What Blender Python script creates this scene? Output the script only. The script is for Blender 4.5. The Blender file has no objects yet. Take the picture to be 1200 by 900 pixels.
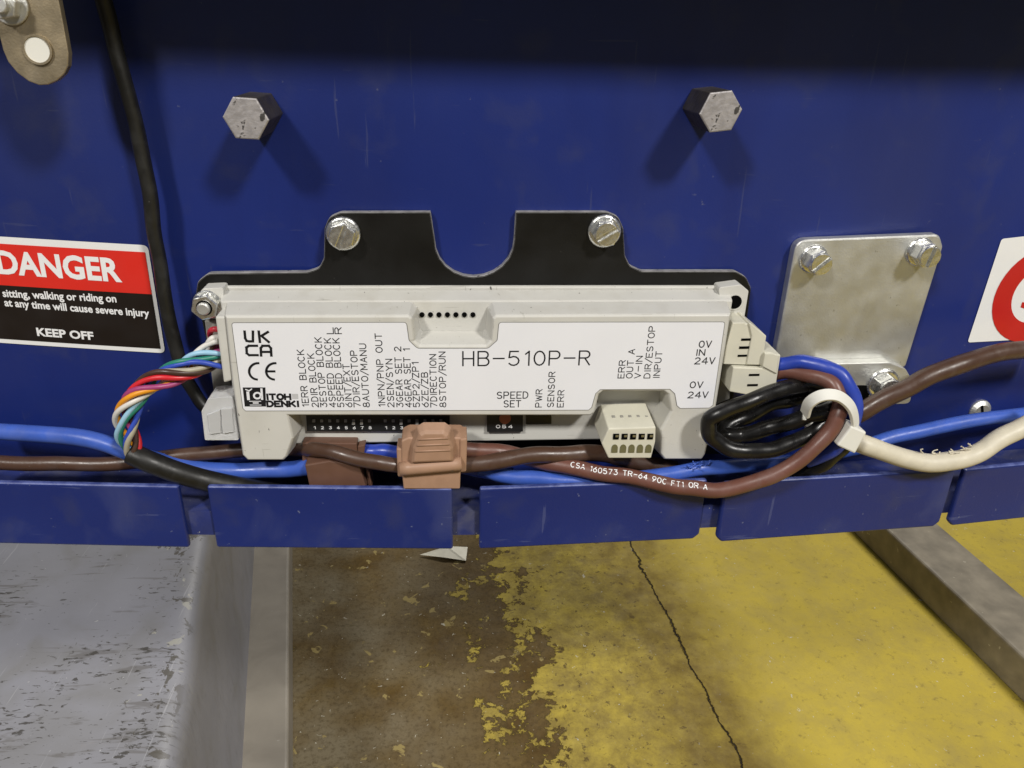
import bpy, bmesh, math, random
from mathutils import Vector, Matrix
random.seed(7)
scene = bpy.context.scene
COL = scene.collection

# ------------------------------------------------------------------ camera
H = 0.70                       # camera height above the floor, metres
F = 900.0                      # focal length in pixels of the 1200 px wide photo
CP = Vector((0.0, -0.257, H))
_p, _r, _w = math.radians(24.6), math.radians(-1.5), math.radians(4.8)
FW = Vector((math.sin(_w)*math.cos(_p), math.cos(_w)*math.cos(_p), -math.sin(_p)))
_rt = Vector((math.cos(_w), -math.sin(_w), 0))
_up = _rt.cross(FW)
RT = _rt*math.cos(_r) - _up*math.sin(_r)
UP = _rt*math.sin(_r) + _up*math.cos(_r)
cd = bpy.data.cameras.new('camera')
cam = bpy.data.objects.new('camera', cd); COL.objects.link(cam)
cd.sensor_width = 36.0; cd.lens = 36.0*F/1200.0
cd.clip_start = 0.01; cd.clip_end = 60
M3 = Matrix((RT, UP, -FW)).transposed()
cam.matrix_world = Matrix.Translation(CP) @ M3.to_4x4()
scene.camera = cam

# ------------------------------------------------------------------ world + lamps
world = bpy.data.worlds.new('World'); scene.world = world; world.use_nodes = True
bg = world.node_tree.nodes['Background']
bg.inputs[0].default_value = (0.9, 0.93, 1.0, 1); bg.inputs[1].default_value = 0.12
def lamp(name, loc, target, size, power, color):
    d = bpy.data.lights.new(name, 'AREA'); d.shape = 'DISK'; d.size = size; d.energy = power; d.color = color
    o = bpy.data.objects.new(name, d); COL.objects.link(o); o.location = loc
    o.rotation_euler = (Vector(target)-Vector(loc)).to_track_quat('-Z', 'Y').to_euler()
    return o
T0 = Vector((0.02, 0, H-0.07))
lamp('rear_fill_lamp', T0+Vector((-0.44, -0.63, 0.65))*2.8, T0, 0.34, 48, (1.0, 0.97, 0.92))
lamp('rear_fill_lamp', T0+Vector((0.40, -0.63, 0.66))*2.8, T0, 0.34, 58, (1.0, 0.97, 0.92))
lamp('rear_fill_lamp', (1.0, 2.6, 2.7), (0.35, 0.6, 0), 0.5, 62, (1.0, 0.97, 0.92))  # unseen fill lamp, added behind the conveyor to light the shaded floor
vs = scene.view_settings
vs.view_transform = 'Standard'; vs.look = 'None'; vs.gamma = 1; vs.exposure = 0.0; vs.use_curve_mapping = False

# ------------------------------------------------------------------ photo pixel -> place
def ray(px, py): return FW + RT*((px-600)/F) - UP*((py-450)/F)
def P(px, py, y):
    d = ray(px, py); return CP + d*((y-CP.y)/d.y)
def PZ(px, py, z):
    d = ray(px, py); return CP + d*((z-CP.z)/d.z)
def wy(x): return (x-0.03)**2/3.6           # the side plate is rolled: gentle curve, 1.8 m radius
def W(px, py, off=0.0):
    y = 0.0
    for _ in range(8): y = wy(P(px, py, y).x)-off
    return P(px, py, y)

# ------------------------------------------------------------------ materials
def mat(name, col, rough=0.5, metal=0.0, spec=0.5, var=0.12, vscale=60, bump=0.0, bscale=900, speck=None, speckscale=500, speckamt=0.68,
        smear=None, smearscale=25, smearlo=0.52, smearhi=0.75, rvar=0.1, trans=0.0, stretch=None):
    m = bpy.data.materials.new(name); m.use_nodes = True
    nt = m.node_tree; N = nt.nodes; L = nt.links
    b = N['Principled BSDF']
    b.inputs['Metallic'].default_value = metal
    b.inputs['Specular IOR Level'].default_value = spec
    if trans: b.inputs['Transmission Weight'].default_value = trans; b.inputs['IOR'].default_value = 1.45
    tc = N.new('ShaderNodeTexCoord'); vec = tc.outputs['Object']
    if stretch:
        mp = N.new('ShaderNodeMapping'); mp.inputs['Scale'].default_value = stretch; L.new(vec, mp.inputs[0]); vec = mp.outputs[0]
    def noise(sc, det=4, dist=0):
        n = N.new('ShaderNodeTexNoise'); n.inputs['Scale'].default_value = sc; n.inputs['Detail'].default_value = det
        n.inputs['Distortion'].default_value = dist; L.new(vec, n.inputs['Vector']); return n.outputs[0]
    def ramp(inp, lo, hi, a=0.0, c=1.0):
        r = N.new('ShaderNodeMapRange'); r.inputs[1].default_value = lo; r.inputs[2].default_value = hi
        r.inputs[3].default_value = a; r.inputs[4].default_value = c; L.new(inp, r.inputs[0]); return r.outputs[0]
    def mix(fac, c1, c2):
        x = N.new('ShaderNodeMix'); x.data_type = 'RGBA'
        if isinstance(fac, float): x.inputs[0].default_value = fac
        else: L.new(fac, x.inputs[0])
        for i, c in ((6, c1), (7, c2)):
            if isinstance(c, tuple): x.inputs[i].default_value = (*c, 1)
            else: L.new(c, x.inputs[i])
        return x.outputs[2]
    n1 = noise(vscale, 5)
    c = mix(ramp(n1, 0.3, 0.7), tuple(max(0, v*(1-var)) for v in col), tuple(v*(1+var) for v in col))
    if smear: c = mix(ramp(noise(smearscale, 6, 0.6), smearlo, smearhi, 0, smear[3]), c, tuple(smear[:3]))
    if speck: c = mix(ramp(noise(speckscale, 3), speckamt, speckamt+0.04, 0, speck[3]), c, tuple(speck[:3]))
    L.new(c, b.inputs['Base Color'])
    L.new(ramp(noise(vscale*1.7, 5), 0.3, 0.7, max(0.02, rough-rvar), min(1, rough+rvar)), b.inputs['Roughness'])
    if bump:
        bp = N.new('ShaderNodeBump'); bp.inputs['Strength'].default_value = bump; bp.inputs['Distance'].default_value = 0.0003
        L.new(noise(bscale, 3), bp.inputs['Height']); L.new(bp.outputs[0], b.inputs['Normal'])
    return m

BLUE = mat('blue_paint', (0.0080, 0.0205, 0.150), 0.40, var=0.16, vscale=9, bump=0.10, bscale=1300, rvar=0.07,
           smear=(0.028, 0.036, 0.105, 0.45), smearscale=14, smearlo=0.45, smearhi=0.8, speck=(0.12, 0.13, 0.2, 0.5), speckscale=420, speckamt=0.74)
def scuffs(m, layers):
    nt = m.node_tree; N = nt.nodes; L = nt.links; b = N['Principled BSDF']; s = b.inputs['Base Color'].links[0].from_socket; tc = N.new('ShaderNodeTexCoord')
    for scale, rot, lo, hi, amt, col in layers:
        mp = N.new('ShaderNodeMapping'); mp.inputs['Scale'].default_value = scale; mp.inputs['Rotation'].default_value = (0, rot, 0); L.new(tc.outputs['Object'], mp.inputs[0])
        n = N.new('ShaderNodeTexNoise'); n.inputs['Scale'].default_value = 1; n.inputs['Detail'].default_value = 6; n.inputs['Distortion'].default_value = 0.3; L.new(mp.outputs[0], n.inputs['Vector'])
        r = N.new('ShaderNodeMapRange'); r.inputs[1].default_value = lo; r.inputs[2].default_value = hi; r.inputs[4].default_value = amt; L.new(n.outputs[0], r.inputs[0])
        x = N.new('ShaderNodeMix'); x.data_type = 'RGBA'; L.new(r.outputs[0], x.inputs[0]); L.new(s, x.inputs[6]); x.inputs[7].default_value = (*col, 1); s = x.outputs[2]
    L.new(s, b.inputs['Base Color'])
scuffs(BLUE, [((30, 30, 5), 0.1, 0.50, 0.75, 0.35, (0.006, 0.010, 0.075)), ((60, 60, 60), 0, 0.56, 0.80, 0.35, (0.05, 0.055, 0.10)), ((500, 100, 25), 0.5, 0.69, 0.72, 0.35, (0.06, 0.07, 0.15)), ((40, 100, 600), 0.3, 0.70, 0.73, 0.3, (0.06, 0.07, 0.15))])  # first layer: vertical streaks, reflections and dust smears painted into the blue
BLUETAB = mat('blue_tab_paint', (0.0085, 0.0205, 0.142), 0.42, var=0.14, vscale=18, bump=0.12, bscale=1100,
              smear=(0.07, 0.085, 0.19, 0.5), smearscale=38, smearlo=0.55, smearhi=0.82, speck=(0.2, 0.22, 0.3, 0.6), speckscale=480, speckamt=0.72)
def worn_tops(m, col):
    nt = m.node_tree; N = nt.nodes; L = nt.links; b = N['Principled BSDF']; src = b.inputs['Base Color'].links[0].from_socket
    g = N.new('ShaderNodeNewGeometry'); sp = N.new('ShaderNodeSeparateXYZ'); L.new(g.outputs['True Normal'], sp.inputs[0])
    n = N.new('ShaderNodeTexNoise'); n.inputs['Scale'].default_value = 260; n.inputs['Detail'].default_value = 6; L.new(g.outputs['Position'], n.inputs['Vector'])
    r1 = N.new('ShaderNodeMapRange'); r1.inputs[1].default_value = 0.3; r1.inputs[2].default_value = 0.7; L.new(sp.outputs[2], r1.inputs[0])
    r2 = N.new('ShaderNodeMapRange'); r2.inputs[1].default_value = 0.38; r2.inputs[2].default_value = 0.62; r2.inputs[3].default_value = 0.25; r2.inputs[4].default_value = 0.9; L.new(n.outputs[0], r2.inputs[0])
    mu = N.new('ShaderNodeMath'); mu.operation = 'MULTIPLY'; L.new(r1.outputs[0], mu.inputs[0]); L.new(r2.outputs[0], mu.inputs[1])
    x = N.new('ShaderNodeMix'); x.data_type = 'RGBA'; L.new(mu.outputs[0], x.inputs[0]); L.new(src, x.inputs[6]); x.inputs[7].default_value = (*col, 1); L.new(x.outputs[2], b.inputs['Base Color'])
scuffs(BLUETAB, [((500, 100, 40), 0.6, 0.69, 0.71, 0.35, (0.10, 0.12, 0.25)), ((30, 100, 500), 0.1, 0.67, 0.69, 0.35, (0.10, 0.12, 0.25)), ((70, 70, 70), 0, 0.55, 0.8, 0.4, (0.04, 0.045, 0.09))])
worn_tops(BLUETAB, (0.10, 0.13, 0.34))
BLUEDUST = mat('dusty_blue_paint', (0.016, 0.026, 0.13), 0.6, var=0.25, vscale=70, bump=0.2,
               smear=(0.12, 0.12, 0.15, 0.7), smearscale=90, smearlo=0.45, smearhi=0.75, speck=(0.3, 0.3, 0.32, 0.8), speckscale=700, speckamt=0.7)
PLASTIC = mat('grey_white_plastic', (0.56, 0.55, 0.51), 0.48, var=0.04, vscale=50, bump=0.08, bscale=2200, spec=0.4,
              smear=(0.40, 0.38, 0.32, 0.35), smearscale=45, smearlo=0.5, smearhi=0.8, speck=(0.1, 0.09, 0.07, 0.7), speckscale=520, speckamt=0.735)
scuffs(PLASTIC, [((900, 200, 60), 0.4, 0.69, 0.71, 0.4, (0.25, 0.24, 0.2)), ((60, 150, 900), 0.2, 0.69, 0.71, 0.35, (0.25, 0.24, 0.2)), ((90, 90, 90), 0, 0.55, 0.8, 0.3, (0.36, 0.33, 0.26)), ((700, 700, 300), 0, 0.715, 0.735, 0.9, (0.05, 0.045, 0.04))])
PLUG = mat('ivory_plug_plastic', (0.60, 0.58, 0.48), 0.42, var=0.04, vscale=120, bump=0.05, bscale=2200, speck=(0.25, 0.22, 0.15, 0.6), speckscale=600, speckamt=0.75)
LABEL = mat('white_label', (0.76, 0.765, 0.80), 0.42, var=0.015, vscale=60, spec=0.35, bump=0.02, speck=(0.4, 0.39, 0.36, 0.5), speckscale=500, speckamt=0.78)
INK = mat('black_ink', (0.012, 0.012, 0.013), 0.55, spec=0.2, var=0.1)
GREYLINE = mat('grey_groove', (0.16, 0.155, 0.14), 0.6, var=0.1)
BLACKPLATE = mat('black_coated_steel', (0.0052, 0.0049, 0.0043), 0.45, spec=0.35, var=0.3, vscale=40, bump=0.1, bscale=1800, speck=(0.15, 0.14, 0.12, 0.7), speckscale=380, speckamt=0.77)
RAWEDGE = mat('raw_steel_edge', (0.34, 0.33, 0.32), 0.5, metal=0.4, var=0.3, vscale=300, speck=(0.03, 0.03, 0.03, 1), speckscale=500, speckamt=0.66)
ZINC = mat('zinc_plated_steel', (0.66, 0.66, 0.63), 0.50, metal=0.9, var=0.08, vscale=90, bump=0.22, bscale=1500, rvar=0.06,
           smear=(0.40, 0.39, 0.36, 0.5), smearscale=40, speck=(0.3, 0.28, 0.22, 0.5), speckscale=600, speckamt=0.7)
SCREW = mat('bright_zinc_screw', (0.80, 0.80, 0.77), 0.27, metal=0.95, var=0.12, vscale=400, bump=0.06, bscale=1400, rvar=0.1)
GOLD = mat('yellow_zinc_steel', (0.40, 0.33, 0.22), 0.45, metal=0.75, var=0.15, vscale=120, bump=0.2, bscale=1500, smear=(0.30, 0.27, 0.22, 0.6), smearscale=60)
BOLT = mat('worn_steel_bolt', (0.36, 0.34, 0.34), 0.5, metal=0.35, var=0.22, vscale=300, bump=0.6, bscale=700, speck=(0.03, 0.028, 0.025, 0.9), speckscale=330, speckamt=0.60)
BOLTSIDE = mat('shaded_bolt_side', (0.055, 0.047, 0.04), 0.5, metal=0.4, var=0.3, vscale=200, bump=0.4, bscale=800)  # bolt steel darkened: the dark reflections on its sides are in the colour
DARK = mat('hole_shade', (0.004, 0.004, 0.004), 0.9, spec=0.0)  # near-black patches that paint the shade inside holes and slots
SHADOWGREY = mat('shaded_grey_plastic', (0.30, 0.29, 0.26), 0.55, var=0.1)  # grey plastic with shade put into the colour
DRED = mat('dark_red_print', (0.50, 0.014, 0.012), 0.45, var=0.05)
RED = mat('red_print', (0.66, 0.026, 0.016), 0.45, var=0.04, vscale=60, spec=0.4)
STICKERWHITE = mat('white_sticker', (0.78, 0.78, 0.77), 0.42, var=0.02)
STICKERBLACK = mat('black_print', (0.012, 0.008, 0.006), 0.48, var=0.1, spec=0.35)
WHITEPRINT = mat('white_print', (0.80, 0.80, 0.80), 0.45, var=0.02)
def cable_mat(name, col, rough=0.42, dust=0.25, **k):
    return mat(name, col, rough, var=0.10, vscale=150, bump=0.12, bscale=900, smear=(*[min(1, v*0.6+0.10) for v in col], dust), smearscale=160,
               smearlo=0.5, smearhi=0.75, speck=(0.30, 0.28, 0.26, 0.5), speckscale=650, speckamt=0.755, **k)
C_BLUE = cable_mat('blue_insulation', (0.045, 0.105, 0.45), 0.38, 0.25)
C_BLUE2 = cable_mat('deep_blue_insulation', (0.02, 0.05, 0.36), 0.36, 0.15)
C_BROWN = cable_mat('brown_insulation', (0.070, 0.036, 0.023), 0.36, 0.2)
C_RBROWN = cable_mat('reddish_brown_insulation', (0.140, 0.057, 0.041), 0.42, 0.3)
C_BLACK = cable_mat('black_insulation', (0.0065, 0.006, 0.0058), 0.30, 0.10)
C_SHEATH = cable_mat('dull_black_sheath', (0.0095, 0.009, 0.0075), 0.45, 0.15)
C_WHITE = cable_mat('dirty_white_insulation', (0.60, 0.55, 0.43), 0.5, 0.4)
NYLON = mat('white_nylon', (0.74, 0.73, 0.67), 0.38, var=0.03, spec=0.4)
TAN = mat('tan_connector', (0.36, 0.215, 0.14), 0.5, var=0.08, vscale=120, bump=0.1, bscale=700, smear=(0.28, 0.16, 0.10, 0.5), smearscale=90, speck=(0.12, 0.07, 0.05, 0.5), speckscale=500, speckamt=0.72)
DTAN = mat('dark_brown_connector', (0.125, 0.062, 0.04), 0.5, var=0.1, vscale=120, speck=(0.04, 0.02, 0.015, 0.7), speckscale=300, speckamt=0.73)
CLEAR = mat('clear_plastic', (0.95, 0.96, 0.97), 0.10, var=0.02, trans=0.50, spec=0.7, bump=0.5, bscale=260)

# ------------------------------------------------------------------ mesh helpers
class MB:
    def __init__(s): s.v = []; s.f = []; s.sm = []
    def add(s, vs_, fs, smooth=False):
        o = len(s.v); s.v += [Vector(a) for a in vs_]; s.f += [[i+o for i in f] for f in fs]; s.sm += [smooth]*len(fs); return s
    def loft(s, loops, caps=True, smooth=False):
        n = len(loops[0]); vs_ = [p for l in loops for p in l]; fs = []
        for k in range(len(loops)-1):
            for i in range(n):
                j = (i+1) % n; fs.append([k*n+i, k*n+j, (k+1)*n+j, (k+1)*n+i])
        s.add(vs_, fs, smooth)
        if caps:
            o = len(s.v)-len(vs_)
            s.f.append([o+i for i in reversed(range(n))]); s.f.append([o+(len(loops)-1)*n+i for i in range(n)]); s.sm += [False, False]
        return s
    def box(s, c, sx, sy, sz, rot=None):
        vs_ = [Vector((x*sx/2, y*sy/2, z*sz/2)) for z in (-1, 1) for x, y in ((-1, -1), (1, -1), (1, 1), (-1, 1))]
        if rot is not None: vs_ = [rot @ v for v in vs_]
        vs_ = [v+Vector(c) for v in vs_]
        return s.add(vs_, [[3, 2, 1, 0], [4, 5, 6, 7], [0, 1, 5, 4], [1, 2, 6, 5], [2, 3, 7, 6], [3, 0, 4, 7]])
    def tube(s, pts, r, seg=14, caps=True):
        pts = [Vector(p) for p in pts]; rr = r if isinstance(r, list) else [r]*len(pts)
        loops = []; n0 = None
        for i, p in enumerate(pts):
            t = (pts[min(i+1, len(pts)-1)]-pts[max(i-1, 0)]).normalized()
            if n0 is None:
                n0 = t.orthogonal().normalized()
            n0 = (n0-t*n0.dot(t)).normalized(); b = t.cross(n0)
            loops.append([p+(n0*math.cos(a)+b*math.sin(a))*rr[i] for a in [2*math.pi*k/seg for k in range(seg)]])
        return s.loft(loops, caps, True)
    def ribbon(s, pts, nrm, w, t):     # rectangular band along pts, nrm = outward direction at each point
        loops = []
        for i, p in enumerate(pts):
            d = (pts[min(i+1, len(pts)-1)]-pts[max(i-1, 0)]).normalized(); n = (nrm[i]-d*nrm[i].dot(d)).normalized(); b = d.cross(n)
            loops.append([p+b*w/2+n*t/2, p-b*w/2+n*t/2, p-b*w/2-n*t/2, p+b*w/2-n*t/2])
        return s.loft(loops)
WL = {}
def tag(o, label, cat, group=None, kind=None):
    if kind: o['kind'] = kind
    if label: o['label'] = label
    if cat: o['category'] = cat
    if group: o['group'] = group
    return o
def thing(name, loc, label, cat, group=None):
    o = bpy.data.objects.new(name, None); COL.objects.link(o); o.empty_display_size = 0.01
    o.location = loc; WL[o] = Vector(loc); return tag(o, label, cat, group)
def build(name, mb, m, parent=None, bevel=0.0, bseg=2, smooth_all=False, fix=True):
    c = Vector((sum(v.x for v in mb.v), sum(v.y for v in mb.v), sum(v.z for v in mb.v)))/len(mb.v)
    me = bpy.data.meshes.new(name); me.from_pydata([v-c for v in mb.v], [], mb.f)
    me.polygons.foreach_set('use_smooth', [smooth_all or x for x in mb.sm])
    if fix:
        b = bmesh.new(); b.from_mesh(me); bmesh.ops.recalc_face_normals(b, faces=b.faces); b.to_mesh(me); b.free()
    me.materials.append(m); me.update()
    o = bpy.data.objects.new(name, me); COL.objects.link(o); WL[o] = c
    if parent: o.parent = parent; o.location = c-WL[parent]
    else: o.location = c
    if bevel:
        bv = o.modifiers.new('bevel', 'BEVEL'); bv.width = bevel; bv.segments = bseg; bv.limit_method = 'ANGLE'; bv.angle_limit = math.radians(28)
    return o
def spline(ctrl, n=10):
    c = [Vector(p) for p in ctrl]; c = [c[0]*2-c[1]]+c+[c[-1]*2-c[-2]]; out = []
    for i in range(1, len(c)-2):
        p0, p1, p2, p3 = c[i-1:i+3]
        for k in range(n):
            t = k/n
            out.append(0.5*((2*p1)+(p2-p0)*t+(2*p0-5*p1+4*p2-p3)*t*t+(3*p1-p0-3*p2+p3)*t**3))
    out.append(c[-2]); return out
def path(pp, n=10): return spline([P(*p) for p in pp], n)      # pp: (px, py, y)
def rnd(poly, r, seg=5):       # round the corners of a 2D polygon; r number or list
    out = []; n = len(poly)
    for i in range(n):
        a, b, c = Vector(poly[i-1]), Vector(poly[i]), Vector(poly[(i+1) % n]); ri = r[i] if isinstance(r, list) else r
        u = (a-b); v = (c-b); lu, lv = u.length, v.length
        if ri <= 0 or lu < 1e-9 or lv < 1e-9: out.append(b); continue
        u /= lu; v /= lv
        ang = u.angle(v); d = min(ri/max(1e-6, math.tan(ang/2)), lu*0.49, lv*0.49)
        if ang > 3.05: out.append(b); continue
        for k in range(seg+1):
            t = k/seg; out.append((b+u*d)*(1-t)**2+b*2*t*(1-t)+(b+v*d)*t*t)
    return out
def offset(poly, d):           # grow a 2D polygon (x,z) outwards
    n = len(poly); A = sum(poly[i][0]*poly[(i+1) % n][1]-poly[(i+1) % n][0]*poly[i][1] for i in range(n)); sg = 1 if A > 0 else -1
    out = []
    for i in range(n):
        a, b, c = Vector(poly[i-1]), Vector(poly[i]), Vector(poly[(i+1) % n])
        e1 = (b-a).normalized(); e2 = (c-b).normalized()
        n1 = Vector((e1.y, -e1.x))*sg; n2 = Vector((e2.y, -e2.x))*sg; m_ = n1+n2
        if m_.length < 1e-6: m_ = n1
        m_.normalize(); out.append(b+m_*d/max(0.5, m_.dot(n1)))
    return out
def xz(pxs, y): return [Vector((q.x, q.z)) for q in (P(a, b, y) for a, b in pxs)]
def at_y(poly, y): return [Vector((p[0], y, p[1])) for p in poly]
def prism(poly, y0, y1, poly1=None, mb=None):
    mb = mb or MB(); return mb.loft([at_y(poly, y0), at_y(poly1 or poly, y1)])
def ngon(c, r, n, rot=0): return [Vector((c[0]+r*math.cos(rot+2*math.pi*k/n), c[1]+r*math.sin(rot+2*math.pi*k/n))) for k in range(n)]

# ------------------------------------------------------------------ lettering
def arc(cx, cy, rx, ry, a0, a1, n=8): return [(cx+rx*math.cos(math.radians(a0+(a1-a0)*k/n)), cy+ry*math.sin(math.radians(a0+(a1-a0)*k/n))) for k in range(n+1)]
G = {
 'A': [[(0, 0), (2, 6), (4, 0)], [(.7, 2), (3.3, 2)]],
 'B': [[(0, 0), (0, 6), (2.4, 6)]+arc(2.4, 4.6, 1.3, 1.4, 90, -90)[1:]+[(0, 3.2)], [(2.4, 3.2)]+arc(2.4, 1.6, 1.6, 1.6, 90, -90)[1:]+[(0, 0)]],
 'C': [arc(2.1, 3, 2.1, 3, 50, 310, 12)],
 'D': [[(0, 0), (0, 6), (1.6, 6)]+arc(1.6, 3, 2.4, 3, 90, -90)[1:]+[(0, 0)]],
 'E': [[(3.6, 6), (0, 6), (0, 0), (3.6, 0)], [(0, 3.1), (2.8, 3.1)]],
 'G': [arc(2.1, 3, 2.1, 3, 50, 330, 12)+[(4, 2.7), (2.3, 2.7)]],
 'H': [[(0, 0), (0, 6)], [(4, 0), (4, 6)], [(0, 3), (4, 3)]],
 'I': [[(.6, 0), (.6, 6)]],
 'K': [[(0, 0), (0, 6)], [(3.8, 6), (0, 2.2)], [(1.4, 3.5), (4, 0)]],
 'L': [[(0, 6), (0, 0), (3.4, 0)]],
 'M': [[(0, 0), (0, 6), (2.2, 1.5), (4.4, 6), (4.4, 0)]],
 'N': [[(0, 0), (0, 6), (4, 0), (4, 6)]],
 'F': [[(3.6, 6), (0, 6), (0, 0)], [(0, 3.1), (2.8, 3.1)]],
 'O': [arc(2.1, 3, 2.1, 3, 0, 360, 16)],
 'P': [[(0, 0), (0, 6), (2.4, 6)]+arc(2.4, 4.4, 1.5, 1.6, 90, -90)[1:]+[(0, 2.8)]],
 'R': [[(0, 0), (0, 6), (2.4, 6)]+arc(2.4, 4.5, 1.5, 1.5, 90, -90)[1:]+[(0, 3)], [(2.1, 3), (4, 0)]],
 'S': [arc(2, 4.5, 1.8, 1.5, 30, 270, 9)[:]+arc(2, 1.5, 1.9, 1.5, 90, -150, 9)[1:]],
 'T': [[(0, 6), (4, 6)], [(2, 6), (2, 0)]],
 'U': [[(0, 6), (0, 2)]+arc(2, 2, 2, 2, 180, 360)[1:]+[(4, 6)]],
 'V': [[(0, 6), (2, 0), (4, 6)]],
 'W': [[(0, 6), (1.2, 0), (2.5, 5), (3.8, 0), (5, 6)]],
 'X': [[(0, 0), (4, 6)], [(0, 6), (4, 0)]],
 'Y': [[(0, 6), (2, 3), (4, 6)], [(2, 3), (2, 0)]],
 'Z': [[(0, 6), (4, 6), (0, 0), (4, 0)]],
 '0': [arc(2, 3, 2, 3, 0, 360, 16)],
 '1': [[(.7, 4.8), (2, 6), (2, 0)]],
 '2': [arc(2, 4.4, 1.8, 1.6, 160, -30, 8)+[(0, 0), (4, 0)]],
 '3': [[(.2, 6), (3.8, 6), (1.8, 3.7)]+arc(1.9, 1.9, 2, 1.9, 75, -150, 9)],
 '4': [[(3, 0), (3, 6), (0, 1.8), (4.2, 1.8)]],
 '5': [[(3.6, 6), (.5, 6), (.2, 3.4)]+arc(1.9, 1.9, 2, 1.9, 125, -145, 9)],
 '6': [[(3.2, 6), (.6, 3)]+arc(2, 1.9, 1.9, 1.9, 150, -210, 14)],
 '7': [[(0, 6), (4, 6), (1.4, 0)]],
 '8': [arc(2, 4.5, 1.6, 1.5, 270, -90, 12), arc(2, 1.5, 2, 1.5, 90, -270, 12)],
 '9': [[(.8, 0), (3.4, 3)]+arc(2, 4.1, 1.9, 1.9, -30, 330, 14)],
 '-': [[(0, 3), (4, 3)]], '/': [[(-.3, -.8), (3.4, 6.8)]], ' ': [],
}
ADV = {'I': 2.4, '1': 4.0, ' ': 4.2, 'M': 6.2, 'W': 6.6, '/': 4.4, 'E': 5.2, 'L': 4.9}
def adv(ch): return ADV.get(ch, 5.7)
_jit = [0]
def stroke(mb, pts, w, y):                 # flat ribbons along a 2D (x,z) polyline
    for a, b in zip(pts[:-1], pts[1:]):
        a, b = Vector(a), Vector(b); d = b-a
        if d.length < 1e-9: continue
        d.normalize(); n = Vector((-d.y, d.x))*w/2; e = d*w*0.42
        _jit[0] = (_jit[0]+1) % 7; yy = (y(0.5*(a.x+b.x)) if callable(y) else y)-_jit[0]*2e-6
        mb.add([Vector((q.x, yy, q.y)) for q in (a-e-n, b+e-n, b+e+n, a-e+n)], [[0, 1, 2, 3]])
def text_line(mb, s, A, B, h, w, y):       # stroke lettering from A to B (2D), letter height h
    A, B = Vector(A), Vector(B); d = (B-A); Lg = d.length; d.normalize(); u = Vector((-d.y, d.x))
    tot = sum(adv(c) for c in s)-1.7; k = Lg/tot; x = 0
    for c in s:
        for pl in G[c]:
            stroke(mb, [A+d*((x+p[0])*k)+u*(p[1]*h/6) for p in pl], w, y)
        x += adv(c)
def bold_text(s, A, B, h, y, off=0.02, mb=None):      # filled sans lettering from A to B
    cu = bpy.data.curves.new('t', 'FONT'); cu.body = s; cu.size = 1; cu.offset = off; cu.resolution_u = 3
    o = bpy.data.objects.new('t', cu); COL.objects.link(o)
    bpy.context.view_layer.update()
    me = bpy.data.meshes.new_from_object(o.evaluated_get(bpy.context.evaluated_depsgraph_get()))
    bpy.data.objects.remove(o); bpy.data.curves.remove(cu)
    A, B = Vector(A), Vector(B); d = B-A; Lg = d.length; d.normalize(); u = Vector((-d.y, d.x))
    x0 = min(v.co.x for v in me.vertices); x1 = max(v.co.x for v in me.vertices); kx = Lg/(x1-x0); ky = h/0.70
    mb = mb or MB(); vs_ = []
    for v in me.vertices:
        q = A+d*((v.co.x-x0)*kx)+u*(v.co.y*ky); vs_.append(Vector((q.x, y(q.x) if callable(y) else y, q.y)))
    mb.add(vs_, [list(p.vertices) for p in me.polygons]); bpy.data.meshes.remove(me); return mb

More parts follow.
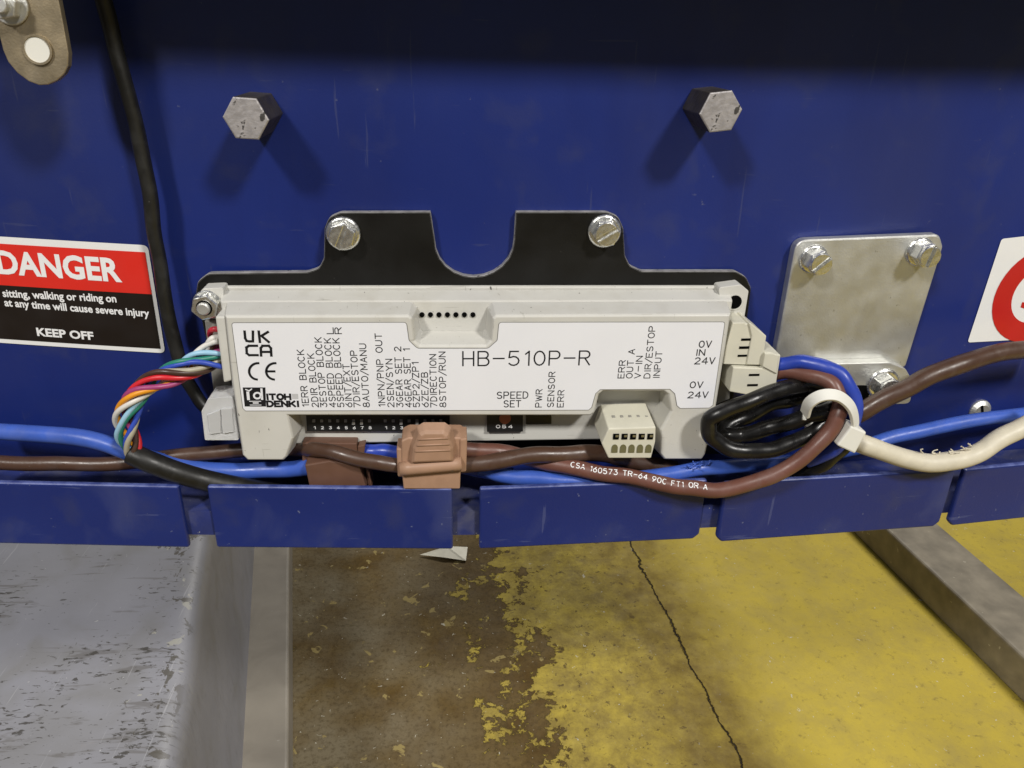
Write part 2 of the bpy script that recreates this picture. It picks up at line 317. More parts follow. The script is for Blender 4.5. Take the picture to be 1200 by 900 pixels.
# ================================================================== SETTING: floor
fl = MB().add([(-4, -3, 0), (4, -3, 0), (4, 5, 0), (-4, 5, 0)], [[0, 1, 2, 3]])
def floor_material():
    m = bpy.data.materials.new('worn_yellow_floor_paint'); m.use_nodes = True; nt = m.node_tree; N = nt.nodes; L = nt.links; b = N['Principled BSDF']
    tc = N.new('ShaderNodeTexCoord'); geo = N.new('ShaderNodeNewGeometry'); pos = geo.outputs['Position']
    def noise(sc, det=5, dist=0.0, rough=0.55, v=None):
        n = N.new('ShaderNodeTexNoise'); n.inputs['Scale'].default_value = sc; n.inputs['Detail'].default_value = det; n.inputs['Distortion'].default_value = dist
        n.inputs['Roughness'].default_value = rough; L.new(v or pos, n.inputs['Vector']); return n.outputs[0]
    def mr(i, lo, hi, a=0.0, c=1.0, smooth=False):
        r = N.new('ShaderNodeMapRange'); r.inputs[1].default_value = lo; r.inputs[2].default_value = hi; r.inputs[3].default_value = a; r.inputs[4].default_value = c
        if smooth: r.interpolation_type = 'SMOOTHSTEP'
        L.new(i, r.inputs[0]); return r.outputs[0]
    def ma(op, a, c):
        x = N.new('ShaderNodeMath'); x.operation = op
        for i, q in ((0, a), (1, c)):
            if isinstance(q, (int, float)): x.inputs[i].default_value = q
            else: L.new(q, x.inputs[i])
        return x.outputs[0]
    def mix(fac, c1, c2):
        x = N.new('ShaderNodeMix'); x.data_type = 'RGBA'
        if isinstance(fac, float): x.inputs[0].default_value = fac
        else: L.new(fac, x.inputs[0])
        for i, c in ((6, c1), (7, c2)):
            if isinstance(c, tuple): x.inputs[i].default_value = (*c, 1)
            else: L.new(c, x.inputs[i])
        return x.outputs[2]
    sep = N.new('ShaderNodeSeparateXYZ'); L.new(pos, sep.inputs[0]); X, Y = sep.outputs[0], sep.outputs[1]
    # signed distance to the crack, which runs nearly square to the conveyor
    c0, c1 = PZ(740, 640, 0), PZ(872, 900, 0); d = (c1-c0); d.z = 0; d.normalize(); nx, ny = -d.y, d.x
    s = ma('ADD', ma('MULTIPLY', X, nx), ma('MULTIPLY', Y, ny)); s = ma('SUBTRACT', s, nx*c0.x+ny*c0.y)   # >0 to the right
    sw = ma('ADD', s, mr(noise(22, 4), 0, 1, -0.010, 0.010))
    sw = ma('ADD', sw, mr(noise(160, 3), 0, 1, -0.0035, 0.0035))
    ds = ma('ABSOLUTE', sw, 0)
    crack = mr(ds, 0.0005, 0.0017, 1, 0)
    crack_dirt_shade = ma('MULTIPLY', mr(ds, 0.004, 0.11, 1, 0, True), mr(noise(18, 7, 0.2, 0.7), 0.28, 0.62, 0.30, 1))  # dirt along the crack, mixed with a soft shadow painted into the floor
    # how much paint is left
    keep = mr(s, -0.34, 0.06, -0.115, 0.30)
    pn = ma('ADD', ma('ADD', ma('ADD', ma('MULTIPLY', noise(8, 5, 0.0, 0.5), 0.45), ma('MULTIPLY', noise(30, 5, 0.3, 0.6), 0.33)), ma('MULTIPLY', noise(110, 5, 0.4, 0.65), 0.22)), keep)
    paint = mr(pn, 0.505, 0.523)
    chips = ma('MULTIPLY', mr(ma('ADD', ma('MULTIPLY', noise(60, 5, 0.6), 0.7), ma('MULTIPLY', noise(12, 3), 0.3)), 0.605, 0.625), 0.8)
    yel = mix(mr(noise(5, 6), 0.3, 0.7), (0.42, 0.32, 0.05), (0.52, 0.40, 0.060))
    yel = mix(ma('MULTIPLY', mr(noise(22, 9, 0.2, 0.74), 0.42, 0.72), 0.50), yel, (0.27, 0.21, 0.085))
    yel = mix(ma('MULTIPLY', mr(noise(80, 8, 0.15, 0.78), 0.56, 0.68), 0.6), yel, (0.14, 0.105, 0.045))
    old = ma('MULTIPLY', mr(s, 0.06, -0.06, 0, 1, True), mr(noise(26, 9, 0.1, 0.76), 0.36, 0.60)); yel = mix(ma('MULTIPLY', old, 0.85), yel, (0.20, 0.145, 0.038))
    flake = ma('MULTIPLY', mr(s, 0.03, -0.05, 0, 1, True), mr(noise(85, 7, 0.25, 0.75), 0.585, 0.62)); yel = mix(ma('MULTIPLY', flake, 0.8), yel, (0.075, 0.050, 0.020))
    con = mix(mr(noise(9, 9, 0.1, 0.74), 0.36, 0.64), (0.072, 0.040, 0.009), (0.150, 0.100, 0.032))
    con = mix(ma('MULTIPLY', mr(s, -0.20, -0.40), mr(noise(11, 6), 0.35, 0.6)), con, (0.19, 0.155, 0.095))
    con = mix(ma('MULTIPLY', mr(noise(170, 7, 0.2, 0.75), 0.48, 0.68), 0.65), con, (0.050, 0.032, 0.011))
    con = mix(chips, con, (0.33, 0.255, 0.095))
    col = mix(paint, con, yel)
    rim = mr(ma('ABSOLUTE', ma('SUBTRACT', pn, 0.503), 0), 0.0, 0.010, 0.7, 0); col = mix(rim, col, (0.06, 0.042, 0.015))
    sc = N.new('ShaderNodeMapping'); sc.inputs['Scale'].default_value = (30, 140, 1); sc.inputs['Rotation'].default_value = (0, 0, 0.6); L.new(pos, sc.inputs[0])
    scr = mr(noise(1, 5, 0.3, 0.6, sc.outputs[0]), 0.70, 0.74)
    col = mix(ma('MULTIPLY', scr, 0.55), col, (0.10, 0.08, 0.035))
    wsp = ma('MULTIPLY', mr(noise(150, 3, 0.8), 0.70, 0.715), 0.75); col = mix(wsp, col, (0.55, 0.52, 0.42))
    col = mix(ma('MULTIPLY', crack_dirt_shade, 0.75), col, (0.085, 0.05, 0.015))
    col = mix(crack, col, (0.015, 0.01, 0.006))
    L.new(col, b.inputs['Base Color']); L.new(mr(noise(40, 5), 0.3, 0.7, 0.5, 0.75), b.inputs['Roughness']); b.inputs['Specular IOR Level'].default_value = 0.12
    h = ma('ADD', ma('ADD', ma('MULTIPLY', paint, 0.5), ma('MULTIPLY', noise(260, 5), 0.45)), ma('MULTIPLY', crack, -3.0))
    bp = N.new('ShaderNodeBump'); bp.inputs['Strength'].default_value = 0.7; bp.inputs['Distance'].default_value = 0.0016; L.new(h, bp.inputs['Height']); L.new(bp.outputs[0], b.inputs['Normal'])
    return m
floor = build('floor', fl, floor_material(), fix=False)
floor['kind'] = 'structure'; floor['label'] = 'concrete floor with worn yellow paint and a long crack'

# ================================================================== steel pieces under the conveyor
STEEL = mat('dull_painted_steel', (0.27, 0.24, 0.195), 0.6, var=0.14, vscale=14, bump=0.2, bscale=500, smear=(0.20, 0.175, 0.14, 0.6), smearscale=22, speck=(0.45, 0.43, 0.38, 0.7), speckscale=130, speckamt=0.745)
STEEL2 = mat('bare_worn_steel', (0.225, 0.195, 0.145), 0.6, spec=0.3, var=0.3, vscale=30, bump=0.4, bscale=420, smear=(0.14, 0.12, 0.09, 0.65), smearscale=16, speck=(0.5, 0.46, 0.36, 0.7), speckscale=130, speckamt=0.72)
def grey_material():
    m = mat('scraped_grey_paint', (0.255, 0.255, 0.285), 0.5, var=0.10, vscale=9, bump=0.25, bscale=380, smear=(0.20, 0.195, 0.19, 0.6), smearscale=20, smearlo=0.5, smearhi=0.7)
    nt = m.node_tree; N = nt.nodes; L = nt.links; b = N['Principled BSDF']; src = b.inputs['Base Color'].links[0].from_socket
    tc = N.new('ShaderNodeTexCoord')
    geo = N.new('ShaderNodeNewGeometry'); sp = N.new('ShaderNodeSeparateXYZ'); L.new(geo.outputs['Normal'], sp.inputs[0])
    top = N.new('ShaderNodeMapRange'); top.inputs[1].default_value = 0.6; top.inputs[2].default_value = 0.97; top.inputs[3].default_value = 0.12; L.new(sp.outputs[2], top.inputs[0])
    e0, e1 = PZ(243, 645, 0.25), PZ(206, 900, 0.25); dv = e1-e0; dv.z = 0; dv.normalize()
    dot = N.new('ShaderNodeVectorMath'); dot.operation = 'DOT_PRODUCT'; L.new(geo.outputs['Position'], dot.inputs[0]); dot.inputs[1].default_value = (-dv.y, dv.x, 0)
    off = -dv.y*e0.x+dv.x*e0.y
    near = N.new('ShaderNodeMapRange'); near.interpolation_type = 'SMOOTHSTEP'; near.inputs[1].default_value = off-0.075; near.inputs[2].default_value = off-0.012; L.new(dot.outputs[1], near.inputs[0])
    def layer(src, scale, rot, lo, hi, amt, col, det=5, dist=0.2, clump=0.0, edge=0.0, seed=0.0):
        mp = N.new('ShaderNodeMapping'); mp.inputs['Scale'].default_value = scale; mp.inputs['Rotation'].default_value = (0, 0, rot); mp.inputs['Location'].default_value = (seed, seed, seed); L.new(tc.outputs['Object'], mp.inputs[0])
        n = N.new('ShaderNodeTexNoise'); n.inputs['Scale'].default_value = 1; n.inputs['Detail'].default_value = det; n.inputs['Distortion'].default_value = dist; n.inputs['Roughness'].default_value = 0.6; L.new(mp.outputs[0], n.inputs['Vector'])
        v = n.outputs[0]
        def addto(v, src_, k):
            a = N.new('ShaderNodeMath'); a.operation = 'MULTIPLY_ADD'; L.new(src_, a.inputs[0]); a.inputs[1].default_value = k; L.new(v, a.inputs[2]); return a.outputs[0]
        if clump:
            c = N.new('ShaderNodeTexNoise'); c.inputs['Scale'].default_value = 13; c.inputs['Detail'].default_value = 2; L.new(mp.inputs[0].links[0].from_socket, c.inputs['Vector'])
            v = addto(v, c.outputs[0], clump); lo += clump*0.62; hi += clump*0.62
        if edge: v = addto(v, near.outputs[0], edge)
        r = N.new('ShaderNodeMapRange'); r.inputs[1].default_value = lo; r.inputs[2].default_value = hi; r.inputs[4].default_value = amt; L.new(v, r.inputs[0])
        mu = N.new('ShaderNodeMath'); mu.operation = 'MULTIPLY'; L.new(r.outputs[0], mu.inputs[0]); L.new(top.outputs[0], mu.inputs[1])
        x = N.new('ShaderNodeMix'); x.data_type = 'RGBA'; L.new(mu.outputs[0], x.inputs[0]); L.new(src, x.inputs[6]); x.inputs[7].default_value = (*col, 1); return x.outputs[2]
    s = layer(src, (6, 6, 6), 0, 0.42, 0.66, 0.4, (0.19, 0.185, 0.18), 9, 0.2)
    s = layer(s, (20, 150, 30), 0.12, 0.57, 0.64, 0.55, (0.11, 0.10, 0.09), 9, 0.4, clump=0.5, edge=0.02)
    s = layer(s, (120, 330, 60), 0.05, 0.60, 0.63, 0.85, (0.05, 0.045, 0.038), 7, 0.5, clump=0.5, edge=0.05, seed=3.1)
    s = layer(s, (200, 7, 10), -0.33, 0.68, 0.72, 0.45, (0.42, 0.42, 0.44), 4, 0.1)
    s = layer(s, (480, 14, 20), -0.38, 0.675, 0.70, 0.4, (0.45, 0.45, 0.47), 3, 0.1, seed=1.7)
    s = layer(s, (70, 45, 45), 0.3, 0.70, 0.72, 0.85, (0.075, 0.066, 0.05), 8, 0.6, edge=0.11)
    s = layer(s, (60, 60, 60), 0.6, 0.73, 0.75, 0.9, (0.40, 0.39, 0.34), 8, 0.7, edge=0.09, seed=5.3)
    s = layer(s, (9, 9, 9), 0.9, 0.64, 0.72, 0.45, (0.30, 0.25, 0.18), 9, 0.4, seed=2.2)
    s = layer(s, (220, 220, 220), 0, 0.72, 0.74, 0.8, (0.50, 0.50, 0.50), 3, 0.5)
    L.new(s, b.inputs['Base Color']); return m
GREY = grey_material()

def edge_beam(a0, a1, b0, b1, z0, z1, ext0=0.6, ext1=0.4):    # beam on the floor between two plan lines
    d = (a1-a0).normalized(); e = (b1-b0).normalized()
    A0, A1, B0, B1 = a0-d*ext0, a1+d*ext1, b0-e*ext0, b1+e*ext1
    lp = lambda q0, q1: [Vector((q0.x, q0.y, z0)), Vector((q1.x, q1.y, z0)), Vector((q1.x, q1.y, z1)), Vector((q0.x, q0.y, z1))]
    return MB().loft([lp(A0, B0), lp(A1, B1)])
# right hand beam
hb = 0.053
a0, a1 = PZ(1045, 625, hb), PZ(1200, 770, hb); d = (a1-a0).normalized(); nrm = Vector((-d.y, d.x, 0))
t = thing('support_beam', (a1.x, a1.y, 0), 'low grey steel beam lying on the bright yellow floor beyond the crack', 'beam')
build('beam_body', edge_beam(a0, a1, a0+nrm*0.085, a1+nrm*0.085, 0.0, hb), STEEL2, t, bevel=0.004, bseg=3)
# left hand beam
hp = 0.05
l0, l1 = PZ(270, 645, hp), PZ(262, 900, hp); d = (l1-l0).normalized(); nrm = Vector((-d.y, d.x, 0))
t = thing('support_beam', (l1.x, l1.y, 0), 'beige-grey steel beam lying on the floor beside the scraped grey box', 'beam')
build('beam_body', edge_beam(l0, l1, PZ(339, 640, hp), PZ(338, 900, hp), 0.0, hp), STEEL, t, bevel=0.0035, bseg=3)
# scraped grey box
zt = 0.25
g0, g1 = PZ(243, 645, zt), PZ(206, 900, zt); d = (g1-g0).normalized(); nrm = Vector((-d.y, d.x, 0))
t = thing('steel_box', (g1.x-0.2, g1.y+0.1, 0), 'scraped grey painted steel box below the blue tabs', 'box')
prof = rnd([(0.014, 0.0), (0.0, zt), (-0.42, zt), (-0.42, 0.0)], [0, 0.022, 0.022, 0], 8)
ends = []
for q in (g0-d*0.30, g1+d*0.28):
    ends.append([Vector((q.x, q.y, 0))+nrm*p[0]+Vector((0, 0, p[1])) for p in prof])
o = build('box_shell', MB().loft(ends), GREY, t)
for p in o.data.polygons: p.use_smooth = len(p.vertices) == 4
o.data.set_sharp_from_angle(angle=math.radians(35))
# paper scrap
pp = [PZ(492, 650, 0.003), PZ(524, 640, 0.012), PZ(548, 641, 0.004), PZ(546, 657, 0.003), PZ(520, 653, 0.006)]
mb = MB(); mb.loft([pp, [p-Vector((0, 0, 0.0006)) for p in pp]])
tag(build('paper_scrap', mb, mat('cream_paper', (0.80, 0.76, 0.62), 0.6, var=0.04)), 'small torn cream paper scrap on the floor below the blue tabs', 'paper')

# ================================================================== conveyor side frame
XS = [-0.34+0.02*i for i in range(40)]
fr = thing('conveyor_side_frame', (0.03, 0, H-0.17), 'curved dark blue painted conveyor side plate with bottom flange and tabs', 'conveyor frame')
zb, ztop, zf = H-0.166, H+0.032, H-0.156
mb = MB(); mb.loft([[Vector((x, wy(x), zb)), Vector((x, wy(x), ztop)), Vector((x, wy(x)+0.003, ztop)), Vector((x, wy(x)+0.003, zb))] for x in XS])
for i in range(len(mb.sm)-2): mb.sm[i] = True
o = build('web', mb, BLUE, fr); o.data.set_sharp_from_angle(angle=math.radians(35))
mb = MB()
mb.loft([[Vector((x, wy(x)-0.0005, zf)), Vector((x, wy(x)-0.0265, zf)), Vector((x, wy(x)-0.0265, zb)), Vector((x, wy(x)-0.0242, zb)), Vector((x, wy(x)-0.0242, zf-0.0025)), Vector((x, wy(x)-0.0005, zf-0.0025))] for x in XS])
build('bottom_flange', mb, BLUEDUST, fr)
OV = 0.0415
mb = MB(); mb.loft([[Vector((x, wy(x)-0.0005, ztop-0.003)), Vector((x, wy(x)-OV, ztop-0.003)), Vector((x, wy(x)-OV, ztop)), Vector((x, wy(x)-0.0005, ztop))] for x in XS])
build('top_flange', mb, BLUE, fr)
TABS = [(-0.215, 0.2417, -0.0946, 0.2325, 0, 0), (-0.0850, 0.2322, -0.0007, 0.2277, 0, 0), (0.0088, 0.2275, 0.0908, 0.2303, 0, 1),
        (0.0965, 0.2279, 0.187, 0.2345, 1, 1), (0.1905, 0.2344, 0.28, 0.2455, 1, 0)]
for x0, d0, x1, d1, cl, cr in TABS:
    A = Vector((x0, d0-0.257)); B = Vector((x1, d1-0.257)); e = (B-A); Lg = e.length; e.normalize(); n = Vector((-e.y, e.x))
    zl, zh = H-0.1702, H-0.1445
    c = 0.0022
    pr = [(0, zh), (0, zl+c*cl), (c*cl, zl), (Lg-c*cr, zl), (Lg, zl+c*cr), (Lg, zh)]
    pr = [p for i, p in enumerate(pr) if i == 0 or (Vector(p)-Vector(pr[i-1])).length > 1e-6]
    f_ = [Vector((A.x+e.x*s_, A.y+e.y*s_, z_)) for s_, z_ in pr]; nb = Vector((n.x, n.y, 0))*0.0024
    build('tab', MB().loft([f_, [p+nb for p in f_]]), BLUETAB, fr, bevel=0.0009, bseg=3)

# ================================================================== hardware
def screw(parent, c, rf, rh, hh, rot, slot, m=SCREW, tf=0.0012, name='screw'):
    """flanged hex head with a slot, axis along -y, c = centre on the seat"""
    cx, cz, y0 = c[0], c[2], c[1]
    mb = MB()
    mb.loft([at_y(ngon((cx, cz), rf, 28), y0), at_y(ngon((cx, cz), rf, 28), y0-tf*0.5), at_y(ngon((cx, cz), rf*0.88, 28), y0-tf)])
    y1 = y0-tf*0.9
    mb.loft([at_y(ngon((cx, cz), rh, 6, rot), y1), at_y(ngon((cx, cz), rh, 6, rot), y1-hh*0.8)])
    s = build(name, mb, m, parent, bevel=rh*0.06)
    for sg in (-1, 1):
        mb = MB(); rr = rh*0.84; g = rr*0.16; n = 12; pts = []
        a0 = math.asin(g/rr)
        for k in range(n+1):
            a = a0+(math.pi-2*a0)*k/n; pts.append(Vector((rr*math.cos(a), sg*rr*math.sin(a))))
        q = [Vector((cx+p.x*math.cos(slot)-p.y*math.sin(slot), cz+p.x*math.sin(slot)+p.y*math.cos(slot))) for p in pts]
        mb.loft([at_y(q, y1-hh*0.78), at_y(q, y1-hh)])
        build('slotted_face', mb, m, s, bevel=rr*0.05)
    return s
# two long hex bolts
for (px, py, rot, lab) in ((288, 139, -0.05, 'worn hex bolt above the black mounting plate, on the danger sticker side'), (845, 131, 0.12, 'worn hex bolt above the black mounting plate, on the zinc bracket side')):
    Lb = 0.0185; c = P(px, py, -Lb); r = 0.0066
    t = thing('hex_bolt', (c.x, wy(c.x), c.z), lab, 'bolt', 'hex bolts in the blue plate')
    mb = MB(); mb.loft([at_y(ngon((c.x, c.z), r, 6, rot), wy(c.x)), at_y(ngon((c.x, c.z), r, 6, rot), -Lb+0.0006)])
    build('shank', mb, BOLTSIDE, t, bevel=0.0003)
    mb = MB(); mb.loft([at_y(ngon((c.x, c.z), r*0.995, 6, rot), -Lb+0.0006), at_y(ngon((c.x, c.z), r*0.985, 6, rot), -Lb+0.0002), at_y(ngon((c.x, c.z), r*0.93, 6, rot), -Lb)])
    build('end_face', mb, BOLT, t)

# black mounting plate
YP = -0.0028
op = [(230, 345), (232, 330), (244, 321), (360, 319.5), (374, 315), (380, 303), (381, 268), (386, 255), (399, 249.5), (504, 249)]
for k in range(0, 13):
    a = math.radians(180+180*k/12); op.append((555+47*math.cos(a)*(1.0+0.02*math.cos(a)), 281-44*math.sin(a)))
op += [(605, 249), (711, 249), (724, 254), (730, 268), (732, 300), (738, 312), (752, 318.5), (862, 318.5), (874, 325), (880, 338), (872, 400), (846, 532), (300, 532), (258, 470)]
pl = rnd(xz(op, YP), [0.0035]*9+[0.0003]+[0]*13+[0.0003]+[0.0035]*9+[0.0005]*4, 4)
t = thing('mounting_plate', (P(555, 520, YP).x, 0, P(555, 520, YP).z), 'black steel mounting plate with a half-round notch behind the controller', 'mounting plate')
build('plate', prism(pl, YP, 0.0), BLACKPLATE, t)
mb = MB(); inn = offset(pl, -0.00022)
mb.loft([at_y(offset(pl, 0.00015), -0.0001), at_y(offset(pl, 0.00015), YP+0.0004), at_y(inn, YP-0.00004)], caps=False)
build('raw_edge', mb, RAWEDGE, t)
for px, py, rot, sl in ((401, 276, 0.3, 1.15), (710, 273, 0.1, 0.55)):
    c = P(px, py, YP-0.003); c.y = YP-0.0002
    screw(t, c, 0.0057, 0.0047, 0.0042, rot, sl)

# ================================================================== controller
YL, YM, YB = -0.022, -0.0125, -0.0030
cc = P(555, 535, YL)
ctl = thing('motor_controller', (cc.x, YP, cc.z), 'pale grey plastic motor controller box with white printed label', 'controller')
fp = [(263, 370), (479, 369.5), (483, 373), (486, 399), (492, 404.5), (569, 404.5), (575, 399), (577, 373), (581, 369.5), (857, 368),
      (839, 480), (827, 533), (823, 539), (779, 539), (773, 532), (774, 504), (786, 482), (783, 463), (778, 459), (707, 459), (702, 463), (697, 484), (692, 487.5),
      (338, 487.5), (344, 514), (336, 536), (332, 540), (290, 540), (284, 534), (271.5, 447)]
fq = xz(fp, YL)
back = offset(fq, 0.0014)
mb = MB(); mb.loft([at_y(offset(fq, -0.0006), YL), at_y(fq, YL+0.0007), at_y(offset(fq, 0.0004), YL+0.003), at_y(back, YM)])
build('front_housing', mb, PLASTIC, ctl, bevel=0.00025)
tl, tr = xz([(263, 370), (857, 368)], YL)
bl_, br_ = xz([(351, 520), (760, 520)], YM)
zbm = bl_.y
q0 = [Vector((tl.x-0.0035, zbm)), Vector((tl.x-0.0035, tl.y+0.0016)), Vector((tr.x+0.0035, tr.y+0.0016)), Vector((tr.x+0.0030, zbm))]
q1 = [Vector((tl.x-0.0055, zbm-0.001)), Vector((tl.x-0.0055, tl.y+0.0032)), Vector((tr.x+0.0045, tr.y+0.0032)), Vector((tr.x+0.0035, zbm-0.001))]
q2 = [Vector((tl.x-0.0060, zbm-0.001)), Vector((tl.x-0.0060, tl.y+0.0042)), Vector((tr.x+0.0050, tr.y+0.0042)), Vector((tr.x+0.0040, zbm-0.001))]
mb = MB(); mb.loft([at_y(q0, YM), at_y(q1, YB-0.0022)]); mb.loft([at_y(q2, YB-0.0020), at_y(q2, YB)])
build('back_housing', mb, PLASTIC, ctl, bevel=0.0005)
# mounting ears
for pts, hole in (([(230, 347), (238, 338), (262, 337), (262, 374), (236, 373)], None), ([(842, 337), (868, 333.5), (877.5, 341), (872, 375), (846, 375)], (861, 354))):
    q = rnd(xz(pts, -0.009), 0.001, 3); o = build('mounting_ear', prism(q, -0.009, YB), PLASTIC, ctl, bevel=0.0004)
    if hole:
        c = P(*hole, -0.0091)
        build('screw_hole', prism(ngon((c.x, c.z), 0.0025, 20), -0.00915, -0.0089), DARK, o)
        mb = MB(); ring = [ngon((c.x, c.z), r_, 20) for r_ in (0.0025, 0.0030)]
        mb.loft([at_y(ring[0], -0.0092), at_y(ring[1], -0.0092), at_y(ring[1], -0.0088)], caps=False); build('hole_rim', mb, PLASTIC, o)
c = P(241, 359, -0.0115)
mb = MB(); mb.loft([at_y(ngon((c.x, c.z), 0.0048, 24), -0.0090), at_y(ngon((c.x, c.z), 0.0048, 24), -0.0099)])
mb.loft([at_y(ngon((c.x, c.z), 0.0045, 6, 0.25), -0.0099), at_y(ngon((c.x, c.z), 0.0045, 6, 0.25), -0.0133)])
nut = build('hex_nut', mb, SCREW, ctl, bevel=0.0004)
mb = MB(); mb.loft([at_y(ngon((c.x, c.z), 0.0021, 18), -0.012), at_y(ngon((c.x, c.z), 0.0021, 18), -0.0146), at_y(ngon((c.x, c.z), 0.0017, 18), -0.0150)])
build('stud_end', mb, ZINC, nut)
mb = MB(); rg = [ngon((c.x, c.z), r_, 18) for r_ in (0.0021, 0.0026)]
mb.loft([at_y(rg[0], -0.01335), at_y(rg[1], -0.01335)], caps=False); build('thread_gap', mb, DARK, nut, fix=False)
# side flap over the motor plug
q = xz([(252, 371), (264, 371), (272, 446), (262, 449)], -0.0205)
build('side_flap', prism(q, -0.0205, -0.012), PLASTIC, ctl, bevel=0.0006)
q = xz([(240, 375), (262, 375), (276, 500), (252, 470)], -0.006)
build('side_wall', prism(q, -0.0065, YB), SHADOWGREY, ctl, bevel=0.0004)  # housing wall in a darker grey, its shade painted in
# top scoop with seven flat dark discs that paint the shade of holes
for k in range(7):
    px = 494.5+k*9.95; c = P(px, 369, YM-0.0004)
    build('vent_hole_disc', prism(ngon((c.x, c.z), 0.00085, 12), YM-0.0005, YM+0.0005), DARK, ctl)
# label sheet
lp = [(272, 378.5), (476, 378), (479, 399), (489, 408.5), (572, 408.5), (583, 399), (585, 378), (849, 377.5), (835, 474.5), (831, 477.5), (797, 478), (793.5, 475), (791, 461), (785, 455.5),
      (703, 456), (697.5, 461), (693, 477), (689.5, 480), (288, 481), (285, 478)]
rad = [0.0008]+[0.001, 0.0014, 0.002, 0.002, 0.0014, 0.001]+[0.0008]+[0.0]*10+[0, 0]
lq = rnd(xz(lp, YL), rad, 5)
lab = build('label', prism(lq, YL-0.00018, YL+0.0002), LABEL, ctl)
mb = MB(); lo = offset(lq, 0.00022); l2 = offset(lq, -0.0001)
mb.loft([at_y(lo, YL-0.00010), at_y(l2, YL-0.00010)], caps=False)
build('label_groove', mb, GREYLINE, ctl, fix=False)
YT = YL-0.00022
def LP(px, py): q = P(px, py, YT); return Vector((q.x, q.z))
def vtext(s, px, top, bot=477, h=0.00205, w=0.00030):
    lean = (548-px)/(2415-bot); A = LP(px, bot); B = LP(px+lean*(top-bot), top)
    B = Vector((A.x, B.y)); sh = Vector((h/2, 0)); mb = MB(); text_line(mb, s, A+sh, B+sh, h, w, YT); build('printed_text', mb, INK, lab, fix=False)
for s, px, top in (('1ERR BLOCK', 358.4, 410), ('2DIR BLOCK', 369.6, 414.5), ('3ESTOP BLOCK', 379.6, 395.5), ('4SPEED BLOCK', 390, 396.5), ('5SPEED BLOCK', 399.6, 396.5),
                   ('6INT/EXT', 409, 427), ('7DIR/ESTOP', 418.6, 411), ('8AUTO/MANU', 429.4, 403), ('1NPN/PNP OUT', 447.7, 391), ('2SEN/SYN', 458.2, 421),
                   ('3GEAR SET 2', 468.8, 406.5), ('4GEAR SET 1', 478.8, 408.5), ('5ZP2/ZP1', 488.2, 424.5), ('6ZE/ZB', 498.4, 436.5), ('7DIRECTION', 508.4, 415.5), ('8STOP/RUN', 519, 412.5),
                   ('PWR', 631, 456.5), ('SENSOR', 645, 436), ('ERR', 656.5, 457.5)):
    vtext(s, px, top)
for s, px, bot, top in (('L', 388, 391, 384.5), ('R', 397.5, 391, 384)): vtext(s, px-1, top, bot)
for s, px, top in (('ERR', 727.6, 422.5), ('OUT A', 737.2, 409.5), ('V-IN', 747, 417.5), ('DIR/ESTOP', 758, 382.5), ('INPUT', 769, 412)): vtext(s, px, top, 443)
def htext(s, x0, x1, base, h, w, name='printed_text'):
    A, B = LP(x0, base), LP(x1, base); B.y = A.y; mb = MB(); text_line(mb, s, A, B, h, w, YT); build(name, mb, INK, lab, fix=False)
htext('HB-510P-R', 542.5, 690.5, 428.5, 0.00500, 0.00050)
htext('SPEED', 582.5, 618.5, 467, 0.0024, 0.00034); htext('SET', 590.5, 610, 477, 0.0024, 0.00034)
htext('0V', 819, 833, 407, 0.00225, 0.00036); htext('IN', 815.5, 825.5, 416.5, 0.0021, 0.00036); htext('24V', 814, 837, 426.5, 0.00225, 0.00036)
htext('0V', 808.5, 823, 454.5, 0.00225, 0.00036); htext('24V', 806, 829, 466.3, 0.00225, 0.00036)
# conformity marks and maker's logo, traced in the enlarged view (5 px per photo px, origin 220,300)
def ZL(x, y): return LP(220+x/5, 300+y/5)
def marks(lines, w, name):
    mb = MB()
    for l in lines: stroke(mb, [ZL(*p) for p in l], w, YT)
    build(name, mb, INK, lab, fix=False)
def zarc(cx, cy, rx, ry, a0, a1, n=14): return [(cx+rx*math.cos(math.radians(a0+(a1-a0)*k/n)), cy-ry*math.sin(math.radians(a0+(a1-a0)*k/n))) for k in range(n+1)]
marks([[(333, 442), (337, 482), (345, 497), (360, 500), (382, 500), (382, 442)], [(416, 442), (423, 504)], [(470, 445), (432, 468), (475, 504)]], 0.00082, 'conformity_mark')
marks([[(406, 526), (358, 526), (344, 536), (346, 570), (360, 581), (410, 581)], [(430, 584), (428, 540), (438, 526), (475, 526), (487, 540), (490, 584)], [(432, 562), (486, 562)]], 0.00082, 'conformity_mark')
marks([zarc(412, 676, 52, 48, 88, 262), zarc(512, 676, 52, 48, 88, 262), [(462, 676), (508, 676)]], 0.00078, 'conformity_mark')
mb = MB(); q = [ZL(*p) for p in ((322, 770), (455, 770), (459, 882), (334, 882))]; mb.add(at_y(q, YT), [[0, 1, 2, 3]]); build('logo_square', mb, INK, lab, fix=False)
def logo_white(polys):
    mb = MB()
    for l, w in polys: stroke(mb, [ZL(*p) for p in l], w, YT-0.00003)
    build('logo_mark', mb, LABEL, lab, fix=False)
logo_white([([(352, 800), (356, 838)], 0.0009), ([(340, 782), (360, 790), (374, 779)], 0.0004), ([(432, 780), (436, 838)], 0.0007), (zarc(408, 818, 20, 17, 0, 360), 0.0006),
            ([(362, 851), (428, 851)], 0.00025), ([(385, 861), (412, 861)], 0.00045), ([(366, 873), (430, 873)], 0.00025)])
mb = MB(); A, B = ZL(464, 840), ZL(602, 840); text_line(mb, 'ITOH', A, B, 0.00185, 0.00070, YT); build('printed_text', mb, INK, lab, fix=False)
mb = MB(); A, B = ZL(468, 881), ZL(648, 881); text_line(mb, 'DENKI', A, B, 0.00185, 0.00070, YT); build('printed_text', mb, INK, lab, fix=False)
